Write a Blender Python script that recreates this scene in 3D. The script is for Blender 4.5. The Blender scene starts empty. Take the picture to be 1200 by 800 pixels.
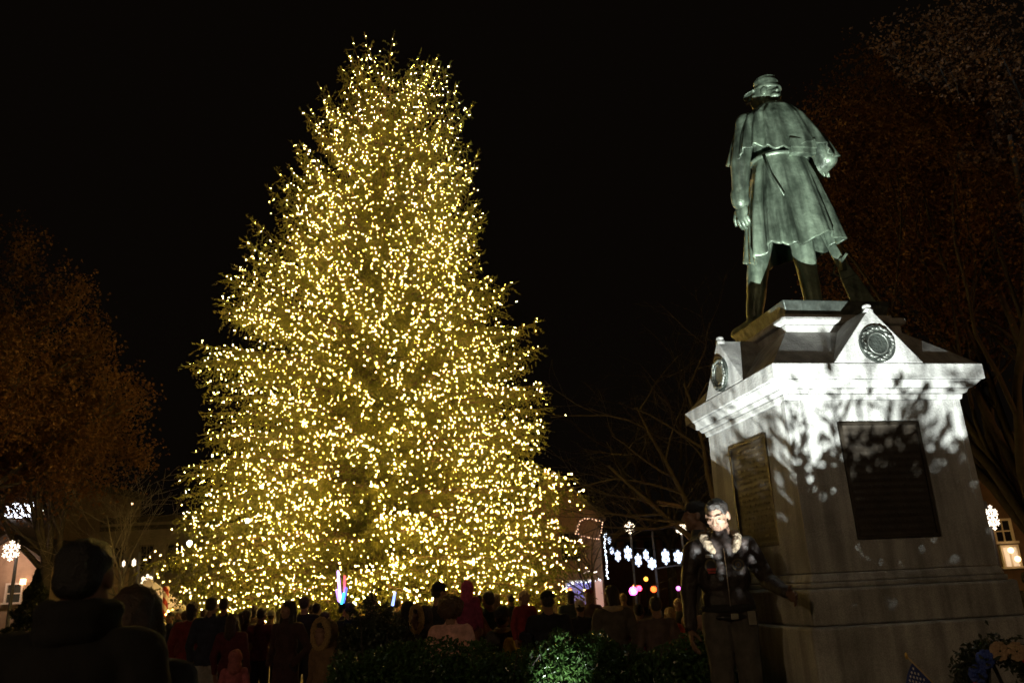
import bpy, math, random
import numpy as np
from mathutils import Vector, Matrix, noise as mnoise

PI = math.pi
sc = bpy.context.scene
COL = sc.collection
rng = np.random.default_rng(11)
random.seed(7)

# ------------------------------------------------------------------ camera
F_PX, PITCH, ROLL, CAM_H = 933.0, math.radians(17.3), math.radians(-2.7), 1.65
_fw = np.array([0, math.cos(PITCH), math.sin(PITCH)])
_x0 = np.array([1.0, 0, 0]); _u0 = np.array([0, -math.sin(PITCH), math.cos(PITCH)])
_rx = _x0*math.cos(ROLL) + _u0*math.sin(ROLL)
_up = -_x0*math.sin(ROLL) + _u0*math.cos(ROLL)
CAM = np.array([0, 0, CAM_H])
cd = bpy.data.cameras.new('camera')
cam = bpy.data.objects.new('camera', cd); COL.objects.link(cam)
M = Matrix((( _rx[0], _up[0], -_fw[0], 0), (_rx[1], _up[1], -_fw[1], 0), (_rx[2], _up[2], -_fw[2], CAM_H), (0, 0, 0, 1)))
cam.matrix_world = M
cd.sensor_width = 36; cd.lens = 36*F_PX/1200
cd.clip_start = .05; cd.clip_end = 2000
cd.dof.use_dof = True; cd.dof.focus_distance = 8.5; cd.dof.aperture_fstop = 2.8
sc.camera = cam

def ray(px, py):
    return _fw + _rx*(px-600)/F_PX + _up*(400-py)/F_PX
def at(px, py, Y):                      # the point on that line of sight at depth Y
    d = ray(px, py); return CAM + d*Y/d[1]

# ------------------------------------------------------------------ night sky, exposure
w = bpy.data.worlds.new('World'); sc.world = w; w.use_nodes = True
nt = w.node_tree; bg = nt.nodes['Background']
sky = nt.nodes.new('ShaderNodeTexSky'); sky.sky_type = 'NISHITA'; sky.sun_disc = False
sky.sun_elevation = math.radians(-9); sky.sun_rotation = math.radians(200)
mx = nt.nodes.new('ShaderNodeMix'); mx.data_type = 'RGBA'; mx.inputs[0].default_value = .93
nt.links.new(sky.outputs[0], mx.inputs[6]); mx.inputs[7].default_value = (.026, .018, .012, 1)
nt.links.new(mx.outputs[2], bg.inputs[0]); bg.inputs[1].default_value = .09
sc.view_settings.view_transform = 'Standard'; sc.view_settings.look = 'None'
sc.view_settings.exposure = 0; sc.view_settings.gamma = 1
sc.render.engine = 'CYCLES'
sc.cycles.use_denoising = True
try: sc.cycles.denoiser = 'OPENIMAGEDENOISE'
except Exception: pass
sc.cycles.use_light_tree = True
sc.cycles.max_bounces = 5; sc.cycles.diffuse_bounces = 2; sc.cycles.glossy_bounces = 2
sc.cycles.transmission_bounces = 3; sc.cycles.transparent_max_bounces = 6
sc.cycles.sample_clamp_indirect = 3.0; sc.cycles.caustics_reflective = False; sc.cycles.caustics_refractive = False

# ------------------------------------------------------------------ materials
MATS = {}
def mat(name, col, rough=.8, metal=0.0, var=.25, scale=8.0, bump=0.0, bscale=60.0, col2=None, trans=0.0, spec=.5, sheen=0):
    if name in MATS: return MATS[name]
    m = bpy.data.materials.new(name); m.use_nodes = True
    nt = m.node_tree; b = nt.nodes['Principled BSDF']
    b.inputs['Roughness'].default_value = rough; b.inputs['Metallic'].default_value = metal
    b.inputs['Specular IOR Level'].default_value = spec
    if sheen: b.inputs['Sheen Weight'].default_value = sheen
    tc = nt.nodes.new('ShaderNodeTexCoord')
    n = nt.nodes.new('ShaderNodeTexNoise'); n.inputs['Scale'].default_value = scale
    n.inputs['Detail'].default_value = 6; n.inputs['Roughness'].default_value = .65
    nt.links.new(tc.outputs['Object'], n.inputs['Vector'])
    cr = nt.nodes.new('ShaderNodeValToRGB')
    c2 = col2 if col2 else tuple(min(1, c*(1+var)) for c in col)
    c1 = col if col2 else tuple(c*(1-var) for c in col)
    cr.color_ramp.elements[0].position = .32; cr.color_ramp.elements[1].position = .68
    cr.color_ramp.elements[0].color = (*c1, 1); cr.color_ramp.elements[1].color = (*c2, 1)
    nt.links.new(n.outputs[0], cr.inputs[0]); nt.links.new(cr.outputs[0], b.inputs['Base Color'])
    if bump:
        n2 = nt.nodes.new('ShaderNodeTexNoise'); n2.inputs['Scale'].default_value = bscale; n2.inputs['Detail'].default_value = 5
        nt.links.new(tc.outputs['Object'], n2.inputs['Vector'])
        bp = nt.nodes.new('ShaderNodeBump'); bp.inputs['Strength'].default_value = bump; bp.inputs['Distance'].default_value = .02
        nt.links.new(n2.outputs[0], bp.inputs['Height']); nt.links.new(bp.outputs[0], b.inputs['Normal'])
    if trans:
        out = nt.nodes['Material Output']; tl = nt.nodes.new('ShaderNodeBsdfTranslucent'); mix = nt.nodes.new('ShaderNodeMixShader')
        nt.links.new(cr.outputs[0], tl.inputs[0]); mix.inputs[0].default_value = trans
        nt.links.new(b.outputs[0], mix.inputs[1]); nt.links.new(tl.outputs[0], mix.inputs[2]); nt.links.new(mix.outputs[0], out.inputs[0])
    MATS[name] = m; return m
def emit(name, col, s):
    if name in MATS: return MATS[name]
    m = bpy.data.materials.new(name); m.use_nodes = True; nt = m.node_tree
    b = nt.nodes['Principled BSDF']; b.inputs['Base Color'].default_value = (.6, .6, .6, 1)
    b.inputs['Emission Color'].default_value = (*col, 1); b.inputs['Emission Strength'].default_value = s
    MATS[name] = m; return m
def cloth(col, rough=.9): return mat('cloth_%d_%d_%d' % tuple(int(c*999) for c in col), col, rough, 0, .3, 14, .25, 90)
def hairm(col): return mat('hair_%d_%d_%d' % tuple(int(c*999) for c in col), col, .55, 0, .5, 40, .6, 120)

# ------------------------------------------------------------------ mesh helpers
class MB:
    def __init__(s): s.v = []; s.f = []; s.m = []
    def add(s, verts, faces, mi=0):
        k = len(s.v); s.v += [tuple(map(float, p)) for p in verts]
        s.f += [tuple(k+i for i in f) for f in faces]; s.m += [mi]*len(faces); return s
    def box(s, c, d, mi=0, rz=0.0, rot=None):
        hx, hy, hz = d[0]/2, d[1]/2, d[2]/2
        P = [Vector((x, y, z)) for x in (-hx, hx) for y in (-hy, hy) for z in (-hz, hz)]
        R = rot if rot is not None else Matrix.Rotation(rz, 3, 'Z')
        P = [R @ p + Vector(c) for p in P]
        return s.add(P, [(0,1,3,2), (4,6,7,5), (0,4,5,1), (2,3,7,6), (0,2,6,4), (1,5,7,3)], mi)
    def frust(s, z0, h0, z1, h1, c=(0, 0), mi=0, asym=None):   # square frustum; h = (hx, hy)
        P = [(c[0]+sx*h[0], c[1]+sy*h[1], z) for z, h in ((z0, h0), (z1, h1)) for sx, sy in ((-1,-1), (1,-1), (1,1), (-1,1))]
        return s.add(P, [(3,2,1,0), (4,5,6,7), (0,1,5,4), (1,2,6,5), (2,3,7,6), (3,0,4,7)], mi)
    def tube(s, pts, rad, n=6, mi=0, cap=True):
        pts = [Vector(p) for p in pts]; k = len(pts)
        if not hasattr(rad, '__len__'): rad = [rad]*k
        V = []; ref = None
        for i, p in enumerate(pts):
            t = (pts[min(i+1, k-1)] - pts[max(i-1, 0)]); t = t.normalized() if t.length > 1e-9 else Vector((0, 0, 1))
            if ref is None: ref = Vector((1, 0, 0)) if abs(t.x) < .8 else Vector((0, 1, 0))
            a = (ref - t*ref.dot(t)).normalized(); b = t.cross(a); ref = a
            for j in range(n):
                q = 2*PI*j/n; V.append(p + (a*math.cos(q) + b*math.sin(q))*rad[i])
        Fs = [(i*n+j, i*n+(j+1) % n, (i+1)*n+(j+1) % n, (i+1)*n+j) for i in range(k-1) for j in range(n)]
        if cap: Fs += [tuple(range(n-1, -1, -1)), tuple((k-1)*n+j for j in range(n))]
        return s.add(V, Fs, mi)
    def ell(s, c, r, nu=10, nv=7, mi=0, R=None):
        V = []; c = Vector(c)
        for i in range(nv+1):
            th = PI*i/nv
            for j in range(nu):
                ph = 2*PI*j/nu
                p = Vector((r[0]*math.sin(th)*math.cos(ph), r[1]*math.sin(th)*math.sin(ph), r[2]*math.cos(th)))
                V.append((R @ p if R is not None else p) + c)
        Fs = [(i*nu+j, (i+1)*nu+j, (i+1)*nu+(j+1) % nu, i*nu+(j+1) % nu) for i in range(nv) for j in range(nu)]
        return s.add(V, Fs, mi)
    def prism(s, poly, y0, y1, mi=0):      # polygon in x,z extruded along y
        n = len(poly); V = [(x, y0, z) for x, z in poly] + [(x, y1, z) for x, z in poly]
        return s.add(V, [tuple(range(n)), tuple(range(2*n-1, n-1, -1))] + [(i, n+i, n+(i+1) % n, (i+1) % n) for i in range(n)], mi)
    def disc(s, c, r, axis='y', h=.02, n=28, mi=0):
        ax = {'x': Vector((1,0,0)), 'y': Vector((0,1,0)), 'z': Vector((0,0,1))}[axis]; c = Vector(c)
        return s.tube([c-ax*h/2, c+ax*h/2], r, n, mi)
def link_mesh(name, me, mats, parent=None, smooth=False):
    for m in (mats if isinstance(mats, (list, tuple)) else [mats]): me.materials.append(m)
    if smooth: me.polygons.foreach_set('use_smooth', np.ones(len(me.polygons), bool))
    o = bpy.data.objects.new(name, me); COL.objects.link(o)
    if parent is not None: o.parent = parent
    return o
def build(name, mb, mats, parent=None, smooth=False, bevel=0):
    me = bpy.data.meshes.new(name); me.from_pydata(mb.v, [], mb.f)
    me.polygons.foreach_set('material_index', np.array(mb.m, np.int32)); me.update()
    o = link_mesh(name, me, mats, parent, smooth)
    if bevel:
        b = o.modifiers.new('bevel', 'BEVEL'); b.width = bevel; b.segments = 2; b.limit_method = 'ANGLE'; b.angle_limit = math.radians(35)
    return o
def tri_mesh(name, P, mats, parent=None, mi=None):     # P: (n,k,3) loose polygons of k corners
    P = np.asarray(P, np.float32); n, k = P.shape[:2]
    me = bpy.data.meshes.new(name); me.vertices.add(n*k); me.vertices.foreach_set('co', P.ravel())
    me.loops.add(n*k); me.loops.foreach_set('vertex_index', np.arange(n*k, dtype=np.int32))
    me.polygons.add(n); me.polygons.foreach_set('loop_start', np.arange(0, n*k, k, dtype=np.int32))
    if mi is not None: me.polygons.foreach_set('material_index', np.asarray(mi, np.int32))
    me.update(calc_edges=True)
    return link_mesh(name, me, mats, parent)
def tag(o, label=None, cat=None, group=None, kind=None):
    if label: o['label'] = label
    if cat: o['category'] = cat
    if group: o['group'] = group
    if kind: o['kind'] = kind
    return o
def thing(name, label, cat, loc=(0, 0, 0), rz=0.0, group=None):
    o = bpy.data.objects.new(name, None); COL.objects.link(o); o.location = loc; o.rotation_euler = (0, 0, rz)
    o.empty_display_size = .1
    return tag(o, label, cat, group)
def light(name, kind, loc, col, power, parent=None, size=.05):
    l = bpy.data.lights.new(name, kind); l.color = col; l.energy = power; l.shadow_soft_size = size
    o = bpy.data.objects.new(name, l); COL.objects.link(o); o.location = loc
    if parent is not None: o.parent = parent
    return o
def rand_rot(n):
    v = rng.normal(size=(n, 3)); return v/np.linalg.norm(v, axis=1, keepdims=True)
def leaf_quads(P, size, aspect=.6, up=None, fold=.25):   # one folded leaf (two triangles) at each point
    n = len(P); a = rand_rot(n); b = np.cross(a, rand_rot(n)); b /= np.linalg.norm(b, axis=1, keepdims=True)+1e-9
    c = np.cross(a, b); s = (size*rng.uniform(.6, 1.3, n))[:, None]
    t0 = P - a*s*.5; t1 = P + a*s*.5; l = P + b*s*aspect*.5 + c*s*fold; r = P - b*s*aspect*.5 + c*s*fold
    return np.concatenate([np.stack([t0, l, t1], 1), np.stack([t0, t1, r], 1)])

# ------------------------------------------------------------------ blobs: overlapping limbs fused into one skin
def cap(t, a, ra, b, rb): return ('c', t, Vector(a), ra, Vector(b), rb)
def ell(t, c, r, R=None): return ('e', t, Vector(c), r, R)
def blob(prims, voxel, smooth=3, disp=0.0, dscale=9.0, seed=0.0):
    mb = MB()
    for p in prims:
        if p[0] == 'c':
            _, _, a, ra, b, rb = p; d = b-a; L = d.length
            d = d/L if L > 1e-6 else Vector((0, 0, 1))
            pts, rad = [], []
            for k in range(5): q = PI/2*(1-k/4); pts.append(a - d*ra*math.sin(q)); rad.append(max(ra*math.cos(q), 1e-4))
            for k in range(5): q = PI/2*k/4; pts.append(b + d*rb*math.sin(q)); rad.append(max(rb*math.cos(q), 1e-4))
            mb.tube(pts, rad, 12)
        else: mb.ell(p[2], p[3], 14, 10, 0, p[4])
    me = bpy.data.meshes.new('tmp'); me.from_pydata(mb.v, [], mb.f); me.update()
    o = bpy.data.objects.new('tmp', me); COL.objects.link(o)
    r = o.modifiers.new('r', 'REMESH'); r.mode = 'VOXEL'; r.voxel_size = voxel; r.adaptivity = 0
    if smooth: s = o.modifiers.new('s', 'SMOOTH'); s.factor = .5; s.iterations = smooth
    dg = bpy.context.evaluated_depsgraph_get(); ev = o.evaluated_get(dg); m2 = bpy.data.meshes.new_from_object(ev)
    n = len(m2.vertices); V = np.empty(n*3, np.float32); m2.vertices.foreach_get('co', V); V = V.reshape(-1, 3).astype(float)
    N = np.empty(n*3, np.float32); m2.vertices.foreach_get('normal', N); N = N.reshape(-1, 3)
    Fs = [tuple(p.vertices) for p in m2.polygons]
    bpy.data.objects.remove(o); bpy.data.meshes.remove(me); bpy.data.meshes.remove(m2)
    if disp:
        dv = np.array([mnoise.noise(Vector((x*dscale+seed, y*dscale, z*dscale*.55))) + .5*mnoise.noise(Vector((x*dscale*2.3, y*dscale*2.3+seed, z*dscale*1.6))) for x, y, z in V])
        V = V + N*(dv*disp)[:, None]
    C = np.array([V[list(f)].mean(0) for f in Fs]) if Fs else np.zeros((0, 3))
    best = np.full(len(C), 1e9); tags = np.zeros(len(C), int)
    for p in prims:
        if p[0] == 'c':
            a, b = np.array(p[2]), np.array(p[4]); ab = b-a; t = np.clip(((C-a)@ab)/(ab@ab+1e-12), 0, 1)
            d = np.linalg.norm(C-(a+t[:, None]*ab), axis=1) - (p[3]+(p[5]-p[3])*t)
        else:
            q = C-np.array(p[2])
            if p[4] is not None: q = q@np.array(p[4])
            d = (np.linalg.norm(q/np.array(p[3]), axis=1)-1)*min(p[3])
        k = d < best; best[k] = d[k]; tags[k] = p[1]
    return V, Fs, tags
def xform(B, Mx):
    V, Fs, t = B; A = np.array(Mx); return V@A[:3, :3].T + A[:3, 3], Fs, t
def join(Bs):
    V, Fs, T, k = [], [], [], 0
    for v, f, t in Bs:
        V.append(v); Fs += [tuple(i+k for i in q) for q in f]; T.append(t); k += len(v)
    return np.concatenate(V), Fs, np.concatenate(T)
def blob_obj(name, B, mats, parent=None):
    V, Fs, t = B; me = bpy.data.meshes.new(name); me.from_pydata(V.tolist(), [], Fs)
    me.polygons.foreach_set('material_index', np.asarray(t, np.int32)); me.update()
    return link_mesh(name, me, mats, parent, True)

# ------------------------------------------------------------------ ground
gm = mat('ground', (.045, .04, .03), .95, 0, .4, .8, .5, 30, col2=(.075, .06, .04))
mb = MB(); mb.add([(-400, -60, 0), (400, -60, 0), (400, 700, 0), (-400, 700, 0)], [(0, 1, 2, 3)])
tag(build('ground', mb, gm), kind='structure')
pm = mat('path_paving', (.12, .1, .08), .85, 0, .3, 3, .4, 25)
mb = MB(); mb.add([(-14, 3, .004), (-3.2, 3, .004), (-3.2, 40, .004), (-14, 40, .004)], [(0, 1, 2, 3)])
tag(build('path', mb, pm), kind='structure')
rm = mat('asphalt', (.05, .05, .05), .8, 0, .3, 5, .4, 60)
mb = MB(); mb.add([(-120, 33, .004), (160, 33, .004), (160, 42, .004), (-120, 42, .004)], [(0, 1, 2, 3)])
tag(build('road', mb, rm), kind='structure')
mb = MB(); mb.box((20, 32.85, .06), (280, .3, .12)); tag(build('kerb', mb, mat('kerb_stone', (.25, .24, .22), .9, 0, .2, 4)), kind='structure')

# ------------------------------------------------------------------ granite pedestal
YAW = math.radians(10.4); PC = Vector((2.68, 6.87, 0))
granite = mat('granite', (.30, .295, .28), .75, 0, .2, 3.2, .35, 55, col2=(.47, .465, .44))
nt = granite.node_tree; b = nt.nodes['Principled BSDF']; cr = [n for n in nt.nodes if n.type == 'VALTORGB'][0]
sp = nt.nodes.new('ShaderNodeTexNoise'); sp.inputs['Scale'].default_value = 160; sp.inputs['Detail'].default_value = 2
tcn = [n for n in nt.nodes if n.type == 'TEX_COORD'][0]; nt.links.new(tcn.outputs['Object'], sp.inputs['Vector'])
mr = nt.nodes.new('ShaderNodeMapRange'); mr.inputs[1].default_value = .35; mr.inputs[2].default_value = .65; mr.inputs[3].default_value = .72; mr.inputs[4].default_value = 1.1
nt.links.new(sp.outputs[0], mr.inputs[0])
mm = nt.nodes.new('ShaderNodeMix'); mm.data_type = 'RGBA'; mm.blend_type = 'MULTIPLY'; mm.inputs[0].default_value = 1
nt.links.new(cr.outputs[0], mm.inputs[6]); nt.links.new(mr.outputs[0], mm.inputs[7]); nt.links.new(mm.outputs[2], b.inputs['Base Color'])
stk_m = nt.nodes.new('ShaderNodeMapping'); stk_m.inputs['Scale'].default_value = (9, 9, .7); nt.links.new(tcn.outputs['Object'], stk_m.inputs[0])
stk_n = nt.nodes.new('ShaderNodeTexNoise'); stk_n.inputs['Scale'].default_value = 1; stk_n.inputs['Detail'].default_value = 6; nt.links.new(stk_m.outputs[0], stk_n.inputs[0])
stk_r = nt.nodes.new('ShaderNodeMapRange'); stk_r.inputs[1].default_value = .38; stk_r.inputs[2].default_value = .6; stk_r.inputs[3].default_value = .62; stk_r.inputs[4].default_value = 1.05; nt.links.new(stk_n.outputs[0], stk_r.inputs[0])
mm2 = nt.nodes.new('ShaderNodeMix'); mm2.data_type = 'RGBA'; mm2.blend_type = 'MULTIPLY'; mm2.inputs[0].default_value = 1
nt.links.new(mm.outputs[2], mm2.inputs[6]); nt.links.new(stk_r.outputs[0], mm2.inputs[7]); nt.links.new(mm2.outputs[2], b.inputs['Base Color'])
dark_bronze = mat('dark_bronze', (.035, .028, .02), .45, .6, .4, 10, .3, 30)
tablet_mat = mat('tablet_bronze', (.03, .023, .016), .6, .2, .4, 9)
nt = tablet_mat.node_tree; b = nt.nodes['Principled BSDF']; tcn = [n for n in nt.nodes if n.type == 'TEX_COORD'][0]
mp = nt.nodes.new('ShaderNodeMapping'); mp.inputs['Scale'].default_value = (60, 60, 26); nt.links.new(tcn.outputs['Object'], mp.inputs[0])
nz = nt.nodes.new('ShaderNodeTexNoise'); nz.inputs['Scale'].default_value = 1.0; nt.links.new(mp.outputs[0], nz.inputs[0])
wv = nt.nodes.new('ShaderNodeTexWave'); wv.bands_direction = 'Z'; wv.inputs['Scale'].default_value = 6; nt.links.new(tcn.outputs['Object'], wv.inputs[0])
mu = nt.nodes.new('ShaderNodeMath'); mu.operation = 'MULTIPLY'; nt.links.new(nz.outputs[0], mu.inputs[0]); nt.links.new(wv.outputs[1], mu.inputs[1])
bp = nt.nodes.new('ShaderNodeBump'); bp.inputs['Strength'].default_value = .6; bp.inputs['Distance'].default_value = .01
nt.links.new(mu.outputs[0], bp.inputs['Height']); nt.links.new(bp.outputs[0], b.inputs['Normal'])

ped = thing('granite_pedestal', 'tall grey granite pedestal with gabled cap, bronze tablets and round wreath medallions', 'pedestal', PC, YAW)
mb = MB(); mb.box((0, .15, .1), (4.6, 4.9, .2)); build('step', mb, granite, ped, bevel=.015)
mb = MB(); mb.box((-.1, .18, .33), (3.8, 3.9, .256)); build('step', mb, granite, ped, bevel=.015)
mb = MB(); mb.box((0, .19, .885), (1.78, 2.16, .845)); build('base_block', mb, granite, ped, bevel=.02)
mb = MB(); mb.box((0, 0, 1.435), (1.68, 1.68, .25)); build('plinth', mb, granite, ped, bevel=.02)
mb = MB(); mb.frust(1.562, (.80, .80), 1.60, (.80, .80)); mb.frust(1.602, (.79, .79), 1.665, (.768, .768)); build('base_moulding', mb, granite, ped, bevel=.012)
# shaft with real recesses: core + four corner/edge panels leave a sunk field for each tablet
mb = MB(); mb.frust(1.667, (.735, .735), 2.94, (.715, .715)); build('shaft_core', mb, granite, ped)
pr = MB()
def face_rot(k): return Matrix.Rotation(k*PI/2, 4, 'Z')
for k in range(4):
    R = face_rot(k)
    def slab(x0, x1, z0, z1, d0=.765, d1=.74):
        def yy(z): t = (z-1.667)/(2.94-1.667); return -(d0+(d1-d0)*t)
        P = [(x0, yy(z0), z0), (x1, yy(z0), z0), (x1, yy(z1), z1), (x0, yy(z1), z1), (x0, -.70, z0), (x1, -.70, z0), (x1, -.70, z1), (x0, -.70, z1)]
        pr.add([R @ Vector(p) for p in P], [(0, 1, 2, 3), (7, 6, 5, 4), (0, 4, 5, 1), (1, 5, 6, 2), (2, 6, 7, 3), (3, 7, 4, 0)])
    slab(-.762, -.352, 1.669, 2.94); slab(.352, .738, 1.669, 2.94)
    slab(-.352, .352, 1.669, 1.885); slab(-.352, .352, 2.775, 2.94)
build('shaft', pr, granite, ped)
for k in range(4):
    R = face_rot(k); mb = MB(); mb.box((0, -.728, 2.33), (.68, .03, .87)); mb.v = [tuple(R @ Vector(v)) for v in mb.v]
    t = build('tablet', mb, tablet_mat, ped, bevel=.006)
    if k == 0: t['label'] = 'dark bronze inscription tablet on the shaft face toward the camera'
    if k == 3: t['label'] = 'dark bronze inscription tablet on the shaft face beside the man'
    mb = MB()
    for x0, x1, z0, z1 in ((-.344, -.318, 1.892, 2.768), (.318, .344, 1.892, 2.768), (-.318, .318, 1.892, 1.918), (-.318, .318, 2.742, 2.768)):
        mb.box(((x0+x1)/2, -.742, (z0+z1)/2), (x1-x0, .026, z1-z0))
    mb.v = [tuple(R @ Vector(v)) for v in mb.v]; build('tablet_frame', mb, dark_bronze, t)
    if k in (0, 3):      # rows of cast lettering too worn to read
        mb = MB(); rr = random.Random(k)
        for i in range(15):
            z = 2.68-i*.05; x = -.27+rr.uniform(0, .06)
            while x < .26:
                wd = rr.uniform(.02, .075); mb.box((x+wd/2, -.744, z), (wd, .006, .017)); x += wd+.016
        mb.v = [tuple(R @ Vector(v)) for v in mb.v]; build('relief_rows', mb, tablet_mat, t)
mb = MB()
for z0, h0, z1, h1 in ((2.942, .765, 2.985, .775), (2.987, .795, 3.02, .81), (3.022, .83, 3.075, .882), (3.077, .9, 3.2, .9)):
    mb.frust(z0, (h0, h0), z1, (h1, h1))
build('cornice', mb, granite, ped, bevel=.008)
mb = MB(); mb.frust(3.202, (.885, .885), 3.60, (.5, .5)); build('roof', mb, granite, ped)
for k in range(4):
    R = face_rot(k); mb = MB(); mb.prism([(-.385, 3.203), (.385, 3.203), (0, 3.655)], -.897, -.05)
    mb.v = [tuple(R @ Vector(v)) for v in mb.v]; g = build('gable', mb, granite, ped, bevel=.008)
    mb = MB(); mb.ell((0, -.866, 3.672), (.036, .034, .026), 12, 8); mb.box((0, -.866, 3.64), (.058, .06, .04))
    mb.v = [tuple(R @ Vector(v)) for v in mb.v]; build('finial', mb, granite, g, True)
    mb = MB(); mb.disc((0, -.905, 3.352), .15, 'y', .03); mb.v = [tuple(R @ Vector(v)) for v in mb.v]
    md = build('medallion', mb, mat('medallion_bronze', (.07, .08, .07), .4, .7, .4, 30, .5, 60), ped)
    mb = MB(); rr = random.Random(k+5)
    for i in range(26):
        q = 2*PI*i/26; rad = .122+rr.uniform(-.012, .012)
        Rm = Matrix.Rotation(-(q+PI/2+rr.uniform(-.6, .6)), 3, 'Y')
        mb.ell((rad*math.cos(q), -.924, 3.352+rad*math.sin(q)), (.026, .012, .012), 8, 5, 0, Rm)
    mb.tube([(.085*math.cos(2*PI*i/24), -.922, 3.352+.085*math.sin(2*PI*i/24)) for i in range(25)], .006, 5, cap=False)
    mb.v = [tuple(R @ Vector(v)) for v in mb.v]; build('wreath', mb, mat('wreath_bronze', (.16, .17, .15), .4, .6, .4, 30), md, True)
mb = MB(); mb.box((0, 0, 3.585), (1.06, 1.06, .10)); build('cap_block', mb, granite, ped, bevel=.01)
mb = MB(); mb.box((0, 0, 3.668), (1.14, 1.14, .064)); build('cap_moulding', mb, granite, ped, bevel=.03)
mb = MB(); mb.box((0, 0, 3.722), (.98, .98, .04)); build('cap_slab', mb, granite, ped, bevel=.006)

# ------------------------------------------------------------------ bronze statue
bronze = mat('statue_bronze', (.045, .064, .044), .42, .4, .3, 6, .4, 26, col2=(.21, .27, .195))
nt = bronze.node_tree; tcn = [n for n in nt.nodes if n.type == 'TEX_COORD'][0]; cr = [n for n in nt.nodes if n.type == 'VALTORGB'][0]; b = nt.nodes['Principled BSDF']
mp = nt.nodes.new('ShaderNodeMapping'); mp.inputs['Scale'].default_value = (14, 14, 1.2); nt.links.new(tcn.outputs['Object'], mp.inputs[0])
nz = nt.nodes.new('ShaderNodeTexNoise'); nz.inputs['Scale'].default_value = 1; nz.inputs['Detail'].default_value = 5; nt.links.new(mp.outputs[0], nz.inputs[0])
mr = nt.nodes.new('ShaderNodeMapRange'); mr.inputs[1].default_value = .36; mr.inputs[2].default_value = .66; mr.inputs[3].default_value = .3; mr.inputs[4].default_value = 1.45; nt.links.new(nz.outputs[0], mr.inputs[0])
mm = nt.nodes.new('ShaderNodeMix'); mm.data_type = 'RGBA'; mm.blend_type = 'MULTIPLY'; mm.inputs[0].default_value = 1
nt.links.new(cr.outputs[0], mm.inputs[6]); nt.links.new(mr.outputs[0], mm.inputs[7]); nt.links.new(mm.outputs[2], b.inputs['Base Color'])

def hand_prims(t, side, curl=.5, s=1.0):
    # wrist at origin, fingers run along -z, palm faces -x*side (towards the thigh); side=+1 right hand
    P = [ell(t, (0, .0, -.05*s), (.017*s, .042*s, .055*s)), cap(t, (0, 0, .03), .026*s, (0, 0, -.02*s), .025*s)]
    for i, (y, L) in enumerate(((.032, .075), (.011, .085), (-.011, .08), (-.031, .062))):
        p = Vector((0, y*s, -.095*s)); ang = .15
        seg = [L*.45, L*.32, L*.25]
        for k, l in enumerate(seg):
            ang += curl*(.5 if k == 0 else .8)
            q = p + Vector((-side*math.sin(ang), y*.6*(1-k*.4)*.5, -math.cos(ang)))*l*s
            P.append(cap(t, p, (.0095-.0008*k)*s, q, (.0088-.0008*k)*s)); p = q
    p = Vector((-side*.008*s, .036*s, -.035*s)); q = p + Vector((-side*.02*s, .032*s, -.03*s)); r = q + Vector((-side*.016*s, .008*s, -.03*s))
    P += [cap(t, p, .014*s, q, .0115*s), cap(t, q, .0115*s, r, .009*s)]
    return P
def head_prims(t):
    return [ell(t, (0, -.008, .028), (.076, .094, .088)), ell(t, (0, .02, -.02), (.066, .075, .085)), ell(t, (0, .045, -.072), (.045, .045, .038)),
            cap(t, (-.05, .02, -.06), .022, (0, .062, -.092), .02), cap(t, (.05, .02, -.06), .022, (0, .062, -.092), .02),
            cap(t, (0, .09, .018), .0095, (0, .112, -.022), .014), ell(t, (-.014, .098, -.026), (.009, .01, .008)), ell(t, (.014, .098, -.026), (.009, .01, .008)),
            cap(t, (-.05, .07, .032), .012, (-.012, .088, .028), .011), cap(t, (.05, .07, .032), .012, (.012, .088, .028), .011),
            ell(t, (-.045, .062, -.018), (.022, .018, .018)), ell(t, (.045, .062, -.018), (.022, .018, .018)),
            cap(t, (-.02, .086, -.052), .0075, (.02, .086, -.052), .0075), cap(t, (-.017, .084, -.063), .008, (.017, .084, -.063), .008),
            ell(t, (-.079, -.008, -.005), (.012, .022, .034)), ell(t, (.079, -.008, -.005), (.012, .022, .034)),
            cap(t, (0, -.012, -.06), .056, (0, -.03, -.15), .06)]
def smooth_keys(keys, t):
    for (a, va), (b_, vb) in zip(keys, keys[1:]):
        if t <= b_:
            u = (t-a)/(b_-a); u = u*u*(3-2*u)*.5+u*.5
            return [x+(y-x)*u for x, y in zip(va, vb)]
    return list(keys[-1][1])
def drape(keys, hem, folds, n=240, m=34, seed=1, sway=None):
    # keys: (t, [rx_left, rx_right, ry_front, ry_back, z]); a cloth wall of revolution with folds growing to the hem
    V = []; ph = random.Random(seed)
    fr = [(k, ph.uniform(0, 6.28), ph.uniform(.5, 1)) for k in folds]
    for i in range(m):
        t = i/(m-1); rl, rr_, rf, rb, z = smooth_keys(keys, t)
        for j in range(n):
            q = 2*PI*j/n; c, s_ = math.cos(q), math.sin(q)
            x = (rr_ if c > 0 else rl)*math.copysign(abs(c)**.85, c); y = (rf if s_ > 0 else rb)*math.copysign(abs(s_)**.9, s_)
            fold = sum(a*(1-2*abs(math.sin(k*q/2+p+.5*math.sin(3*q+p)))**.7) for k, p, a in fr)/len(fr)
            f = 1 + hem[0]*fold*t**.75
            V.append((x*f, y*f, z + (hem[1]*math.sin(5*q+1.3)+hem[1]*.7*fold + hem[2]*c)*t**2))
    return V, [(i*n+j, i*n+(j+1) % n, (i+1)*n+(j+1) % n, (i+1)*n+j) for i in range(m-1) for j in range(n)]
SS = 1.49
so = PC + Matrix.Rotation(YAW, 3, 'Z') @ Vector((.04, .1, 3.865))
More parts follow.
